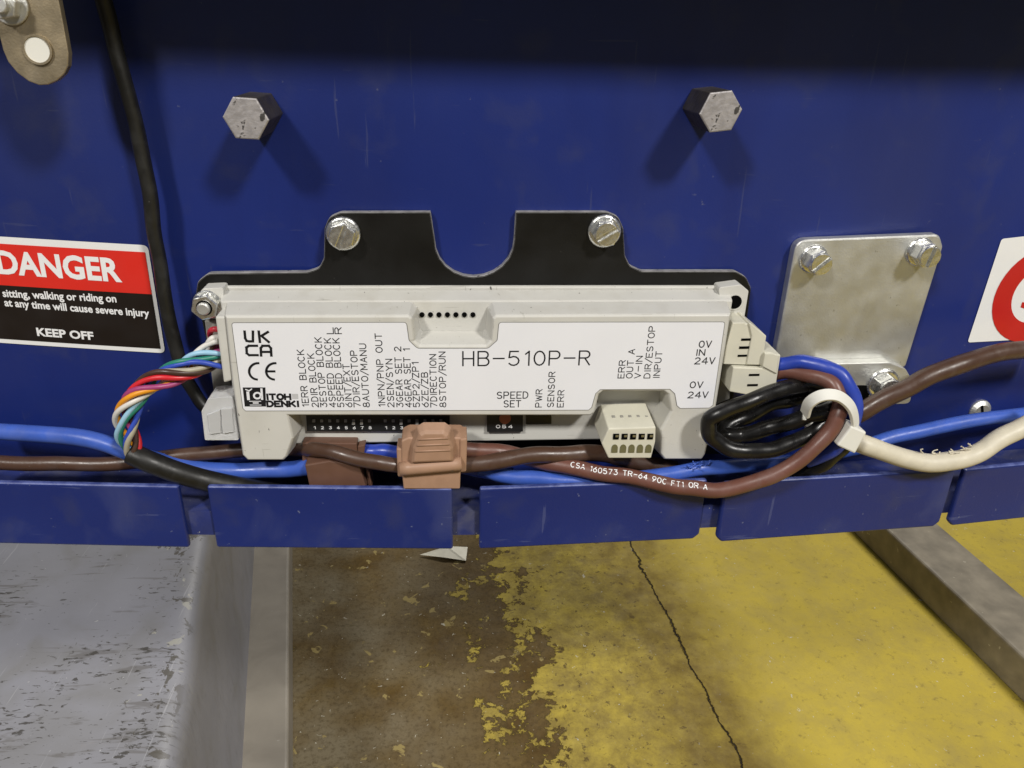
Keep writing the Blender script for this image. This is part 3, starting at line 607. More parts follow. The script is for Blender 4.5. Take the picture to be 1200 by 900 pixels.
mb = MB(); q = [ZL(*p) for p in ((610, 808), (646, 808), (648, 838), (612, 838))]; mb.add(at_y(q, YT), [[0, 1, 2, 3]]); build('logo_patch', mb, mat('grey_print', (0.5, 0.5, 0.51), 0.5), lab, fix=False)
# DIP switch strip (traced at 5.4545 px per photo px, origin 340,470)
def ZD(x, y, yy): return P(340+x/5.4545, 470+y/5.4545, yy)
def rect(pts, y0, y1, mb=None): return prism([Vector((p.x, p.z)) for p in pts], y0, y1, mb=mb)
YD = YM-0.0016
dip = build('dip_switch', rect([ZD(*p, YD) for p in ((102, 92), (1020, 92), (1020, 192), (108, 192))], YD, YM), mat('black_switch_plastic', (0.008, 0.008, 0.008), 0.5), ctl)
GP = mat('grey_lever', (0.23, 0.23, 0.24), 0.5); WP = mat('white_lever', (0.72, 0.72, 0.70), 0.45)
for base, on in ((152, (6, 7)), (608, (3, 5))):
    for k in range(8):
        x = base+k*50.8
        for (m_, yc, hh) in (((GP, 124, 9),) if (k+1) not in on else ((GP, 120, 5), (WP, 139, 8))):
            build('switch_lever', rect([ZD(*p, YD) for p in ((x-9, yc-hh), (x+9, yc-hh), (x+9, yc+hh), (x-9, yc+hh))], YD-0.0004, YD+0.0002), m_, dip)
        a, b = ZD(x-3, 178, YD), ZD(x+13, 178, YD); mb = MB()
        text_line(mb, str(k+1), (a.x, a.z), (a.x+0.0008, a.z), 0.00098, 0.00022, YD-0.00004); build('printed_digit', mb, WHITEPRINT, dip, fix=False)
# rotary switch and status window (traced at 4.286, origin 540,460)
def ZR(x, y, yy): return P(540+x/4.286, 460+y/4.286, yy)
rs = build('rotary_switch', rect([ZR(*p, YD) for p in ((132, 112), (312, 112), (312, 196), (132, 198))], YD, YM), mat('black_rotary_plastic', (0.007, 0.007, 0.007), 0.5), ctl)
c = ZR(222, 128, YD); build('switch_dial', prism(ngon((c.x, c.z), 0.0021, 20), YD-0.0005, YD), mat('orange_brown_dial', (0.30, 0.085, 0.035), 0.5), rs)
mb = MB()
for ch, x in (('0', 178), ('5', 208), ('4', 240)):
    a = ZR(x, 178, YD); text_line(mb, ch, (a.x, a.z), (a.x+0.0013, a.z), 0.0012, 0.00024, YD-0.00004)
build('printed_digit', mb, WHITEPRINT, rs, fix=False)
build('status_window', rect([ZR(*p, YM-0.0005) for p in ((327, 112), (455, 112), (455, 158), (328, 160))], YM-0.0005, YM), mat('dark_window', (0.006, 0.006, 0.008), 0.2), ctl)
# clear latch
q = rnd(xz([(236, 482), (244, 467), (273, 465), (280, 516), (240, 516)], -0.019), 0.0006, 3)
lt = build('clear_latch', prism(q, -0.019, -0.009), CLEAR, ctl, bevel=0.0006)
for pts in (([(243, 486), (258, 480), (259, 507), (246, 509)]), ([(259, 479), (272, 478), (274, 506), (261, 508)])):
    build('latch_rib', prism(xz(pts, -0.0195), -0.0197, -0.019), CLEAR, lt, bevel=0.0002)

# ---- five pole terminal plug
def loft_px(pf, yf, pb, yb): return MB().loft([[P(a, b, yf) for a, b in pf], [P(a, b, yb) for a, b in pb]])
YTP = -0.0295
c = P(735, 537, YTP)
tp = thing('terminal_plug', (c.x, c.y, c.z), 'ivory five-pole terminal plug in the lower edge of the controller', 'connector')
tl_, tr_, br2, bl2 = P(713, 502.5, YTP), P(768.6, 500.5, YTP), P(763, 537, YTP), P(713, 537, YTP)
prof = [(YTP, 'front')]
fr_pts = [tl_, tr_, P(768, 518, YTP), br2, bl2, P(705, 520, YTP)]
zoff = 0.0015; yb_ = -0.0135
bk = [Vector((p.x, yb_, p.z)) for p in fr_pts]; bk[0].z += zoff; bk[1].z += zoff
build('plug_body', MB().loft([fr_pts, bk]), PLUG, tp, bevel=0.0004)
for k in range(5):
    a = ZR(779+k*43, 220, YTP); s_ = 0.0020
    o = build('release_slot', MB().box((a.x, YTP-0.0001, a.z), s_, 0.0004, s_*1.05), DARK, tp)
    build('slot_spring', MB().box((a.x+0.0003, YTP-0.00025, a.z+0.0003), s_*0.5, 0.0004, s_*0.4), mat('tarnished_spring', (0.25, 0.22, 0.12), 0.5, metal=0.6), o)
    b = ZR(772+k*42.5, 280, YTP); w_, h_ = 0.0021, 0.0031
    pts = [Vector((b.x-w_/2, b.z-h_/2)), Vector((b.x+w_/2, b.z-h_/2))]+[Vector((b.x+w_/2*math.cos(t_), b.z+h_*0.12+h_*0.38*math.sin(t_))) for t_ in [math.pi*i/8 for i in range(9)]]
    build('wire_entry', prism(pts, YTP-0.0003, YTP+0.0001), mat('olive_entry', (0.13, 0.12, 0.055), 0.6), tp)
    tcx = ZR(765+k*41, 136, -0.022)
    build('test_notch', MB().box((tcx.x, -0.0222, tl_.z+zoff*0.48), 0.0010, 0.0014, 0.0007), SHADOWGREY, tp)
# ---- right hand power plugs (traced at 8.18, origin 820,370)
def ZQ(x, y): return (820+x/8.183, 370+y/8.183)
def plug(name, label, pts, back_pts, yf, yb, slots, sub=None):
    c = P(*ZQ(*pts[-1]), yf); t = thing(name, (c.x, c.y, c.z), label, 'connector')
    f = xz([ZQ(*p) for p in pts], yf)
    o = build('plug_body', prism(f, yf, yb), PLUG, t, bevel=0.0004)
    for x0, x1, y0, y1 in slots:
        build('release_slot', prism(xz([ZQ(x0+3, y0), ZQ(x1+3, y0-2), ZQ(x1, y1-2), ZQ(x0, y1)], yf-0.0002), yf-0.0002, yf+0.0006), DARK, t)
    for pts2, y2 in (sub or []):
        build('plug_shoulder', prism(xz([ZQ(*p) for p in pts2], y2), y2, yb), PLUG, t, bevel=0.0003)
    return t
plug('power_plug', 'ivory three-slot power plug at the controller side, upper of two', [(318, 68), (432, 66), (438, 78), (455, 78), (470, 70), (492, 72), (640, 195), (600, 475), (440, 472), (225, 465), (250, 300)], None, -0.0195, -0.0075,
     [(398, 492, 220, 240), (378, 474, 296, 318), (364, 452, 376, 394)], [([(470, 70), (492, 72), (640, 195), (602, 474), (450, 470), (500, 200)], -0.0202)])
plug('power_plug', 'ivory two-slot power plug with blue and brown wires, lower of two', [(322, 495), (600, 505), (625, 350), (705, 352), (712, 378), (730, 366), (778, 378), (728, 690), (500, 768), (285, 728)], None, -0.0212, -0.0085,
     [(472, 572, 560, 578), (456, 556, 658, 676)], [([(604, 490), (625, 362), (700, 362), (760, 380), (740, 560)], -0.0218)])
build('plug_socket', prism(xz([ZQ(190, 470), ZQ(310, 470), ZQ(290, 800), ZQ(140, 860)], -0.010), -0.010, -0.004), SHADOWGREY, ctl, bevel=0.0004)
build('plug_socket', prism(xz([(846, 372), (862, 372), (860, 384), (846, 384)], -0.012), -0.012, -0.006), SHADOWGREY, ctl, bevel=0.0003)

# ================================================================== zinc bracket (right)
def WQ(x, y): return (880+x/3.75, 260+y/3.75)
xc = P(1010, 350, 0).x; yz = wy(xc+0.022)-0.0006
YZF = min(wy(P(940, 300, 0).x), wy(P(1100, 300, 0).x))-0.0042
t = thing('zinc_bracket', (xc, YZF, P(1000, 470, 0).z), 'galvanised bracket plate with two slotted hex screws on the blue plate', 'bracket')
pts = [WQ(200, 80), WQ(830, 55), WQ(845, 110), WQ(680, 640), WQ(350, 655), WQ(105, 600)]
q = rnd(xz(pts, YZF), [0.0045, 0.003, 0.003, 0.0015, 0, 0.001], 6)
build('plate', prism(q, YZF, YZF+0.0042), ZINC, t, bevel=0.0007, bseg=3)
# bend and foot: step towards the viewer, then a rounded lug
ys = YZF-0.0045
q2 = rnd(xz([WQ(310, 625), WQ(610, 618), WQ(680, 645), WQ(716, 705), WQ(700, 800), WQ(300, 815)], ys), [0.0005, 0.003, 0.003, 0.004, 0.002, 0.0005], 5)
build('foot', prism(q2, ys, ys+0.0045), ZINC, t, bevel=0.0009, bseg=3)
a, b = P(*WQ(330, 622), ys), P(*WQ(600, 616), ys)
for (x, y, rot, sl, lift) in ((300, 180, 0.35, 0.75, 0), (775, 148, 0.2, 1.35, 0)):
    c = P(*WQ(x, y), YZF-0.005); c.y = YZF
    screw(t, c, 0.0052, 0.0044, 0.0062, rot, sl)
c = P(*WQ(608, 735), ys-0.005); c.y = ys
screw(t, c, 0.0062, 0.0048, 0.0055, 0.5, 0.9)
c = P(*WQ(480, 760), ys-0.001)
build('slot_hole', prism(rnd([Vector((c.x-0.004, c.z-0.0035)), Vector((c.x+0.004, c.z-0.0035)), Vector((c.x+0.004, c.z+0.0035)), Vector((c.x-0.004, c.z+0.0035))], 0.003, 5), ys-0.0002, ys+0.0002), DARK, t)
# small screw in the blue plate behind the blue cable
c = W(1150, 482, 0.0015); c.y = wy(c.x)
t = thing('small_screw', c, 'small pale screw head in the blue plate above the blue cable', 'screw')
mb = MB(); mb.loft([at_y(ngon((c.x, c.z), 0.0046, 24), c.y), at_y(ngon((c.x, c.z), 0.0044, 24), c.y-0.001), at_y(ngon((c.x, c.z), 0.003, 24), c.y-0.0022)])
o = build('head', mb, ZINC, t)
build('slot', MB().box((c.x, c.y-0.0022, c.z), 0.001, 0.0004, 0.0062, Matrix.Rotation(-0.35, 3, 'Y')), DARK, t)

# ================================================================== yellow zinc strap (top left)
YG = -0.020
def BQ(x, y): return (x/7.5, y/7.5)
q = xz([BQ(-90, -420), BQ(470, -420), BQ(515, 0), BQ(560, 230), BQ(603, 470), BQ(598, 580), BQ(560, 655), BQ(500, 710), BQ(420, 745), BQ(340, 748), BQ(250, 715), BQ(150, 640), BQ(70, 545), BQ(25, 440), BQ(-10, 300), BQ(-60, 0)], YG)
c = P(*BQ(340, 740), YG)
t = thing('strap_bracket', c, 'brass coloured rounded strap bracket with a white-filled hole above the danger sticker', 'bracket')
build('strap', prism(q, YG, YG+0.0025), GOLD, t, bevel=0.0003)
c = P(*BQ(333, 435), YG)
mb = MB(); R_ = [ngon((c.x, c.z), r_, 24) for r_ in (0.0039, 0.0033)]
mb.loft([at_y(R_[0], YG-0.0001), at_y(R_[0], YG-0.0006), at_y(R_[1], YG-0.0006), at_y(R_[1], YG-0.0001)], caps=False); build('hole_rim', mb, GOLD, t)
build('white_plug', prism(ngon((c.x, c.z), 0.0033, 24), YG-0.0003, YG+0.001), NYLON, t)
c = P(*BQ(80, 40), YG)
mb = MB(); mb.loft([at_y(ngon((c.x, c.z), 0.0051, 24), YG), at_y(ngon((c.x, c.z), 0.0051, 24), YG-0.0008)]); mb.loft([at_y(ngon((c.x, c.z), 0.0039, 6, .2), YG-0.0008), at_y(ngon((c.x, c.z), 0.0039, 6, .2), YG-0.004)])
n_ = build('hex_nut', mb, ZINC, t, bevel=0.0004)
mb = MB(); mb.loft([at_y(ngon((c.x, c.z), 0.0022, 18), YG-0.003), at_y(ngon((c.x, c.z), 0.0022, 18), YG-0.0058)]); build('stud_end', mb, ZINC, n_, bevel=0.0003)

# ================================================================== stickers
def on_wall(pxs, off, n=1):
    return [W(a, b, off) for a, b in pxs]
def sheet(pts2, off, thick):     # 2D (x,z) outline laid on the curved plate
    b = bmesh.new(); f = b.faces.new([b.verts.new((p[0], 0, p[1])) for p in pts2])
    x0, x1 = min(p[0] for p in pts2), max(p[0] for p in pts2); x = x0+0.004
    while x < x1-0.0005:
        bmesh.ops.bisect_plane(b, geom=b.verts[:]+b.edges[:]+b.faces[:], plane_co=(x, 0, 0), plane_no=(1, 0, 0)); x += 0.004
    b.verts.index_update(); mb = MB()
    mb.add([Vector((v.co.x, wy(v.co.x)-off, v.co.z)) for v in b.verts], [[v.index for v in f.verts] for f in b.faces]); b.free()
    return mb
def W2(px, py): q = W(px, py, 0.0004); return Vector((q.x, q.z))
def dense(poly, n=6):
    out = []
    for i in range(len(poly)):
        a, b = Vector(poly[i]), Vector(poly[(i+1) % len(poly)])
        for k in range(n): out.append(a.lerp(b, k/n))
    return out
TR, BR = W2(173, 287.5), W2(193.5, 414)
TLv = W2(4, 277.5); BLv = W2(4, 402)
ux = (TR-TLv).normalized(); ub = (BR-BLv).normalized()
TLx, BLx = TR-ux*0.105, BR-ub*0.109
c = W(100, 410); t = thing('danger_sticker', c, 'danger sticker with red band and black warning text on the blue plate', 'sticker')
build('backing', sheet(rnd([TR, TLx, BLx, BR], 0.002, 5), 0.0003, 0.0003), STICKERWHITE, t)
def fld(a, b): return TR.lerp(BR, b)+(TLx-TR).lerp(BLx-BR, b)*a       # a along the sticker from the right edge, b down
build('red_band', sheet([fld(0.012, 0.062), fld(1, 0.062), fld(1, 0.44), fld(0.012, 0.44)], 0.00045, 0.00012), RED, t)
build('black_field', sheet([fld(0.012, 0.44), fld(1, 0.44), fld(1, 0.958), fld(0.012, 0.958)], 0.00043, 0.00012), STICKERBLACK, t)
yt = lambda x: wy(x)-0.00055
def stext(s, p0, p1, h, off, right=None):
    A, B = W2(*p0), W2(*p1); build('printed_text', bold_text(s, A, B, h, yt, off), WHITEPRINT, t, fix=False)
stext('DANGER', (-1, 319.5), (143.5, 329.5), 0.0078, 0.034)
stext('sitting, walking or riding on', (4, 347.5), (137, 354), 0.0027, 0.026)
stext('at any time will cause severe injury', (6, 358.3), (175.5, 371), 0.0027, 0.026)
stext('KEEP OFF', (44, 393), (110.5, 398), 0.0029, 0.035)
# prohibition sticker, right
c = W(1170, 400); t = thing('prohibition_sticker', c, 'white sticker with a red prohibition ring on the blue plate', 'sticker')
pa, pb, pc = W2(1174, 280), W2(1134, 401.5), W2(1196, 277.5)
pd = W2(1196, 398)
u1 = (pc-pa).normalized(); u2 = (pd-pb).normalized()
build('backing', sheet(rnd([pa, pb, pb+u2*0.075, pa+u1*0.070], 0.0012, 4), 0.0003, 0.0003), STICKERWHITE, t)
cc_ = W2(1217, 346); R1, R0 = (cc_-W2(1164, 352)).length, (cc_-W2(1186, 350)).length
mb = MB(); no = 40
lo_ = [[Vector((p.x, wy(p.x)-0.00045, p.y)) for p in ngon(cc_, r_, no)] for r_ in (R1, R0)]
mb.loft(lo_, caps=False); build('red_ring', mb, DRED, t, fix=False)
mb = MB(); q = [W2(1198, 354), W2(1196, 360), W2(1212, 366), W2(1214, 356)]
mb.add([Vector((p.x, wy(p.x)-0.00042, p.y)) for p in q], [[0, 1, 2, 3]]); build('red_mark', mb, DRED, t, fix=False)

# ================================================================== splice connectors
def pbox(mb, pts, y0, y1, inset=0.0):
    q = xz(pts, y0); return mb.loft([at_y(q, y0), at_y(offset(q, inset), y1)])
c = P(505, 572, -0.028)
t = thing('splice_connector', c, 'light tan clip-on splice connector on the brown wire below the controller', 'connector')
build('body', pbox(MB(), [(470, 517), (478, 513), (540, 513), (546.5, 517), (545, 553), (471, 558)], -0.0285, -0.0185), TAN, t, bevel=0.0006, bseg=3)
mb = MB(); f0 = xz([(482, 543), (484, 525), (491, 508), (497, 504.5), (520, 504.5), (526, 509), (531, 525), (531, 541)], -0.0315)
mb.loft([at_y(offset(f0, -0.0009), -0.0322), at_y(f0, -0.0312), at_y(offset(f0, 0.0012), -0.0275)])
hp_ = build('hump', mb, TAN, t, bevel=0.0004)
for yy in (514, 521, 528):
    build('hump_ridge', MB().tube([P(487+(528-yy)*0.25, yy+1, -0.0322), P(528-(528-yy)*0.2, yy-0.5, -0.0322)], 0.00035, 8), TAN, hp_)
a, b = P(469, 549.5, -0.0295), P(541, 543, -0.0295)
mb = MB(); mb.tube([a+(b-a)*k/6 for k in range(7)], 0.0024, 16)
build('hinge_roll', mb, TAN, t)
build('lower_lid', pbox(MB(), [(471, 554), (540, 548), (539, 573), (473, 573)], -0.0290, -0.020), TAN, t, bevel=0.0004)
build('side_lug', pbox(MB(), [(464.5, 526), (472, 526), (473, 559), (466, 559)], -0.028, -0.02), TAN, t, bevel=0.0005)
build('side_lug', pbox(MB(), [(539, 515), (547.5, 514), (546.5, 553), (539, 554)], -0.0292, -0.02), TAN, t, bevel=0.0005)
c = P(395, 572, -0.02)
t = thing('splice_connector', c, 'dark brown splice connector behind the wires under the controller', 'connector')
build('body', pbox(MB(), [(357, 545), (386, 540), (421, 545), (430, 573), (363, 573)], -0.0235, -0.013), DTAN, t, bevel=0.0005)
build('upper_lid', pbox(MB(), [(354, 519), (418, 519.5), (419, 534), (354, 546)], -0.017, -0.010), DTAN, t, bevel=0.0004)
build('end_rib', pbox(MB(), [(428, 548), (433, 552), (436, 572), (432, 573)], -0.0205, -0.014), DTAN, t, bevel=0.0002)
build('end_lug', pbox(MB(), [(419, 523), (428, 521), (427, 531), (419, 533)], -0.017, -0.013), DTAN, t, bevel=0.0004)

# ================================================================== cables
def cable(name, label, pp, r, m, cat='cable', n=10, seg=16, group=None):
    pts = path(pp, n); rg_ = random.Random(len(label)); ph = [rg_.uniform(0, 6) for _ in range(6)]; q = []
    for i, p in enumerate(pts):
        q.append(p+Vector((0.00016*math.sin(i*0.43+ph[0])+0.00006*math.sin(i*0.6+ph[3]), 0.00014*math.sin(i*0.37+ph[1]), 0.00022*math.sin(i*0.31+ph[2])+0.00006*math.sin(i*0.57+ph[4]))))
    pts = q; mb = MB().tube(pts, [r*(1+0.014*math.sin(i*0.21+ph[5])+0.010*math.sin(i*0.53+ph[0])) for i in range(len(pts))], seg)
    return tag(build(name, mb, m), label, cat, group), pts
cable('blue_cable', 'bright blue cable running past the motor cable into the dark splice', [(-40, 504, -0.004), (0, 506, -0.006), (60, 509, -0.010), (120, 519, -0.0135), (165, 534, -0.0145), (210, 546, -0.0135), (265, 552, -0.0125), (315, 551, -0.0130), (352, 548.5, -0.016), (372, 546, -0.0175)], 0.0030, C_BLUE)
cable('brown_cable', 'dark brown cable lying along the blue flange under the danger sticker', [(-40, 541, -0.011), (0, 541.5, -0.012), (60, 544, -0.0135), (130, 543, -0.0135), (190, 537, -0.012), (250, 530, -0.010), (310, 526, -0.009), (345, 526, -0.010), (370, 527, -0.0185), (400, 532, -0.0235), (440, 542, -0.0255), (470, 546, -0.0245), (500, 546, -0.024)], 0.0026, C_BROWN)
cable('brown_cable', 'brown cable leaving the tan splice towards the five-pole plug', [(520, 546, -0.023), (548, 545, -0.0235), (580, 540, -0.0235), (620, 534.5, -0.0225), (665, 531.5, -0.021), (705, 532, -0.019), (740, 540, -0.016), (790, 550, -0.013)], 0.0030, C_BROWN)
cable('blue_cable', 'short blue cable between the two brown splice connectors', [(425, 528, -0.013), (440, 529, -0.0145), (460, 530, -0.0155), (490, 532, -0.016), (520, 540, -0.0165), (560, 551, -0.0175), (600, 557, -0.0185)], 0.0026, C_BLUE2)
rb, rbp = cable('brown_cable', 'reddish-brown printed wire looping from the lower power plug to the tan splice', [(520, 529, -0.021), (548, 527, -0.0215), (590, 530, -0.0195), (630, 540, -0.0195), (665, 547, -0.0235), (705, 554, -0.0265), (755, 562, -0.0295), (800, 571, -0.0325), (840, 574, -0.0345), (885, 565, -0.0355), (925, 547, -0.036), (958, 521, -0.036), (980, 492, -0.035), (984, 467, -0.032), (972, 448, -0.028), (945, 438, -0.0225), (915, 436, -0.017), (895, 438, -0.0150)], 0.00275, C_RBROWN, n=12)
# white print on that wire
def wire_text(parent, pts, r, s0, s1, txt, h):
    cum = [0]
    for a, b in zip(pts[:-1], pts[1:]): cum.append(cum[-1]+(b-a).length)
    def at(l):
        for i in range(len(cum)-1):
            if cum[i+1] >= l: k = (l-cum[i])/max(1e-9, cum[i+1]-cum[i]); return pts[i].lerp(pts[i+1], k), (pts[min(i+2, len(pts)-1)]-pts[max(i-1, 0)]).normalized()
        return pts[-1], (pts[-1]-pts[-2]).normalized()
    near = lambda q: min(range(len(pts)), key=lambda i: (pts[i]-q).length)
    l0, l1 = cum[near(s0)], cum[near(s1)]; tot = sum(adv(c) for c in txt)-1.7; k = (l1-l0)/tot; x = 0; mb = MB()
    def pos(u, v):
        p, t = at(l0+u); n = (CP-p).normalized(); n = (n-t*n.dot(t)).normalized(); b = n.cross(t); a = v/r+0.35
        return p+(n*math.cos(a)+b*math.sin(a))*(r*1.025+0.00008)
    for c in txt:
        for pl in G[c]:
            for a, b in zip(pl[:-1], pl[1:]):
                a = Vector(((x+a[0])*k, (a[1]-3)*h/6)); b = Vector(((x+b[0])*k, (b[1]-3)*h/6)); d = b-a
                if d.length < 1e-9: continue
                d.normalize(); n = Vector((-d.y, d.x))*0.00014
                mb.add([pos(*q) for q in (a-n, b-n, b+n, a+n)], [[0, 1, 2, 3]])
        x += adv(c)
    build('printed_text', mb, WHITEPRINT, parent, fix=False)
wire_text(rb, rbp, 0.00275, P(668, 547, -0.0235), P(826, 574, -0.034), 'CSA 160573 TR-64 90C FT1 OR A', 0.0018)
cable('blue_cable', 'deep blue wire looping out of the lower power plug and under the black loops', [(895, 428, -0.0150), (915, 426.5, -0.017), (945, 425.5, -0.0215), (972, 432, -0.0255), (993, 450, -0.029), (1002, 477, -0.0305), (994, 507, -0.0295), (974, 528, -0.0265), (945, 540, -0.0225)], 0.0026, C_BLUE2, n=12)
cable('blue_cable', 'blue cable with shaved fibres passing under the black loops', [(560, 548, -0.018), (585, 556, -0.0195), (620, 560.5, -0.0215), (670, 563, -0.0225), (725, 562, -0.0225), (780, 556, -0.0225), (825, 549, -0.0215), (870, 545, -0.0185), (920, 541, -0.015), (975, 532, -0.012), (1020, 520, -0.0105), (1070, 507, -0.009), (1125, 495.5, -0.007), (1200, 485, -0.004), (1260, 478, -0.002)], 0.0027, C_BLUE, n=12)
cable('brown_cable', 'thick brown cable crossing the foot of the zinc bracket', [(968, 503, -0.0145), (990, 492, -0.0155), (1020, 477, -0.0165), (1055, 458, -0.0170), (1090, 441, -0.0165), (1130, 425, -0.015), (1170, 414, -0.012), (1220, 408, -0.009), (1270, 404, -0.007)], 0.0034, C_BROWN)
cable('black_cable', 'thin black cable hanging beside the danger sticker', [(110, -60, -0.006), (126, 20, -0.0035), (143, 85, -0.003), (160, 150, -0.0025), (174, 220, -0.0025), (183, 285, -0.0025), (194, 350, -0.003), (205, 405, -0.003), (219, 445, -0.004), (238, 474, -0.005), (265, 492, -0.006), (300, 510, -0.007)], 0.0023, C_SHEATH)
# white cable under the tie head
wc, wpts = cable('white_cable', 'dirty white cable resting over the blue tabs beside the zip tie', [(962, 500, -0.022), (985, 508, -0.025), (1012, 520, -0.0275), (1045, 533, -0.0285), (1085, 541.5, -0.029), (1120, 540, -0.029), (1150, 528, -0.028), (1180, 510, -0.0265), (1215, 492, -0.024), (1255, 472, -0.021)], 0.00345, C_WHITE)
rr = random.Random(3)
for k in range(9):
    px = 1083+k*7+rr.uniform(-3, 3); py = 531-max(0, px-1112)*0.30+rr.uniform(-1, 1)
    a = P(px, py, -0.029); q = [a]
    for j in range(5): q.append(q[-1]+Vector((rr.uniform(-0.0012, 0.0014), rr.uniform(-0.0007, 0.0005), rr.uniform(-0.0003, 0.0008))))
    build('shaving', MB().tube(spline(q, 3), 0.00022, 6), C_WHITE, wc)
# shaved blue fibres
mb = MB()
for k in range(10):
    a = P(803+k*2.6, 550-k*0.5, -0.0235); q = [a]
    for j in range(5): q.append(q[-1]+Vector((rr.uniform(-0.0008, 0.0010), rr.uniform(-0.0012, 0.0006), rr.uniform(0.0, 0.0009))))
    mb.tube(spline(q, 3), 0.00022, 6)
fb = build('shaved_fibres', mb, C_BLUE); tag(fb, 'small tuft of shaved blue fibres on the blue cable', 'fibres')
# black looped cable
def ZB(x, y, yy): return (780+x/3.75, 360+y/3.75, yy)
cable('black_cable', 'black cable coiled in loops and held by the white zip tie',
      [ZB(560, 770, -0.019), ZB(640, 722, -0.022), ZB(730, 660, -0.024), ZB(800, 580, -0.023), ZB(810, 480, -0.0195), ZB(760, 390, -0.0175), ZB(690, 352, -0.0175), ZB(600, 342, -0.0205), ZB(480, 368, -0.025), ZB(360, 418, -0.0285),
       ZB(240, 462, -0.0290), ZB(188, 512, -0.0285), ZB(208, 578, -0.0285), ZB(290, 622, -0.0295), ZB(400, 634, -0.0305), ZB(520, 608, -0.0310), ZB(630, 562, -0.0300), ZB(720, 490, -0.0285), ZB(770, 420, -0.0235)], 0.0028, C_BLACK, n=12)
cable('black_cable', 'black cable strand through the middle of the coil under the zip tie',
      [ZB(790, 425, -0.027), ZB(720, 448, -0.0300), ZB(640, 472, -0.0300), ZB(545, 505, -0.0275), ZB(440, 535, -0.0245), ZB(340, 560, -0.0215), ZB(270, 560, -0.0195), ZB(275, 520, -0.0165), ZB(360, 480, -0.0155), ZB(450, 430, -0.0155), ZB(540, 405, -0.016), ZB(640, 400, -0.0165), ZB(720, 420, -0.017)], 0.0029, C_BLACK, n=12)
# zip tie
c = P(1000, 520, -0.034)
zt_ = thing('zip_tie', c, 'white nylon zip tie gathering the black, brown and blue wires', 'zip tie')
cp = [ZB(612, 470, -0.0345), ZB(632, 420, -0.0375), ZB(690, 388, -0.0392), ZB(760, 392, -0.0395), ZB(815, 440, -0.0388), ZB(832, 510, -0.0372), ZB(818, 570, -0.0365), ZB(795, 600, -0.034), ZB(770, 590, -0.026), ZB(700, 560, -0.0165), ZB(640, 520, -0.0135), ZB(605, 490, -0.020), ZB(606, 475, -0.029), ZB(612, 470, -0.0345)]
pts = path(cp, 10); ctr = sum(pts, Vector())/len(pts); ctr = Vector((ctr.x, ctr.y+0.002, ctr.z))
mb = MB(); mb.ribbon(pts, [(p-ctr).normalized() for p in pts], 0.0040, 0.0012)
build('band', mb, NYLON, zt_, smooth_all=False, bevel=0.0002)
q = [ZB(815, 520, 0), ZB(882, 548, 0), ZB(830, 642, 0), ZB(750, 605, 0)]
build('head', prism(xz([(a, b) for a, b, _ in q], -0.0385), -0.0390, -0.0325), NYLON, zt_, bevel=0.0006)
q = [ZB(790, 545, 0), ZB(835, 565, 0), ZB(815, 600, 0), ZB(772, 580, 0)]
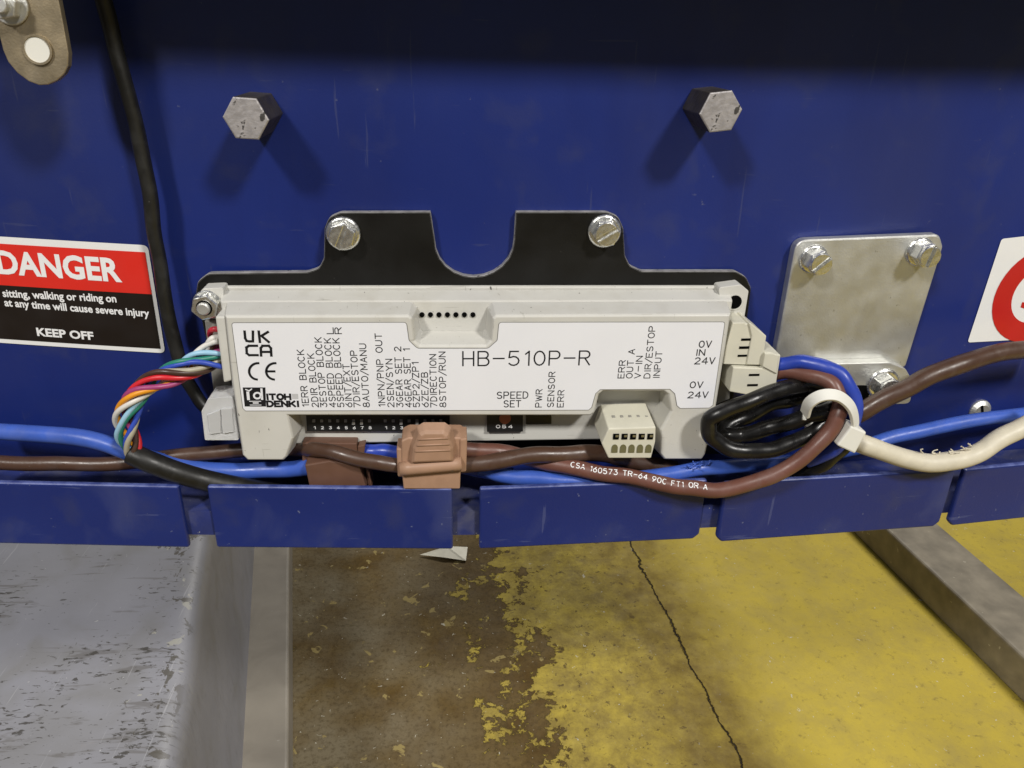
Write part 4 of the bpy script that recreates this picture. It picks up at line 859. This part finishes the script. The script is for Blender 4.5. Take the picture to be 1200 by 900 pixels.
# motor cable: sheath and nine twisted cores
c = P(160, 535, -0.020)
mc = thing('motor_cable', c, 'black sheathed motor cable with twisted coloured cores beside the controller', 'cable')
sp = path([(153, 531, -0.0215), (175, 541, -0.0225), (205, 552.5, -0.0215), (240, 562.5, -0.0193), (280, 571, -0.0186), (320, 578, -0.0180), (360, 583, -0.015)], 10)
build('sheath', MB().tube(sp, [0.0036]*2+[0.0037]*(len(sp)-2), 18), C_SHEATH, mc)
bp_ = path([(160, 537, -0.0215), (154, 525, -0.0215), (148, 505, -0.022), (150, 481, -0.0225), (162, 460, -0.0225), (184, 445, -0.0215), (210, 435, -0.020), (236, 424, -0.0175), (262, 414, -0.0145)], 12)
cols = [('red', (0.62, 0.02, 0.03)), ('orange', (0.75, 0.30, 0.015)), ('green', (0.02, 0.20, 0.14)), ('white', (0.66, 0.64, 0.60)), ('brown', (0.06, 0.03, 0.02)), ('blue', (0.03, 0.07, 0.42)), ('light_blue', (0.30, 0.52, 0.68)), ('purple', (0.34, 0.05, 0.17)), ('grey', (0.40, 0.37, 0.28))]
order = [0, 7, 1, 3, 6, 2, 5, 8, 4]
nb = len(bp_)
for i, k in enumerate(order):
    nm, col = cols[k]; pts = []; n0 = None
    for j, p in enumerate(bp_):
        tdir = (bp_[min(j+1, nb-1)]-bp_[max(j-1, 0)]).normalized()
        if n0 is None: n0 = Vector((0, -1, 0))
        n0 = (n0-tdir*n0.dot(tdir)).normalized(); b_ = tdir.cross(n0)
        s_ = j/(nb-1); R_ = 0.0018+0.0010*min(1, s_*4); R_ += 0.0006*math.sin(s_*9+i*1.7); R_ += max(0, s_-0.8)*0.012*math.sin(i*2.4)
        a_ = 2*math.pi*i/9+s_*9.5+0.25*math.sin(i*3.1+s_*7)
        pts.append(p+(n0*math.cos(a_)*0.85+b_*math.sin(a_))*R_)
    build('core', MB().tube(pts, 0.00092, 10), cable_mat('%s_core' % nm, col, 0.4, 0.1), mc)
for (nm, col, pp) in (('red_core_end', (0.55, 0.03, 0.05), [(262, 387, -0.014), (250, 386, -0.0145), (246, 391, -0.012), (250, 400, -0.009), (258, 408, -0.008)]),
                      ('white_core_end', (0.66, 0.64, 0.60), [(262, 395, -0.0145), (250, 396, -0.0155), (244, 402, -0.0155), (242, 412, -0.0150), (238, 421, -0.0165), (226, 428, -0.018)]),
                      ('brown_core_end', (0.06, 0.03, 0.02), [(262, 400, -0.014), (252, 402, -0.0145), (247, 408, -0.0145), (243, 416, -0.0145), (236, 424, -0.0165)]),
                      ('purple_core_end', (0.34, 0.05, 0.17), [(262, 411, -0.016), (252, 413, -0.0165), (244, 417, -0.0165), (232, 424, -0.018)])):
    build('core', MB().tube(path(pp, 8), 0.00095, 10), cable_mat(nm, col, 0.4, 0.1), mc)
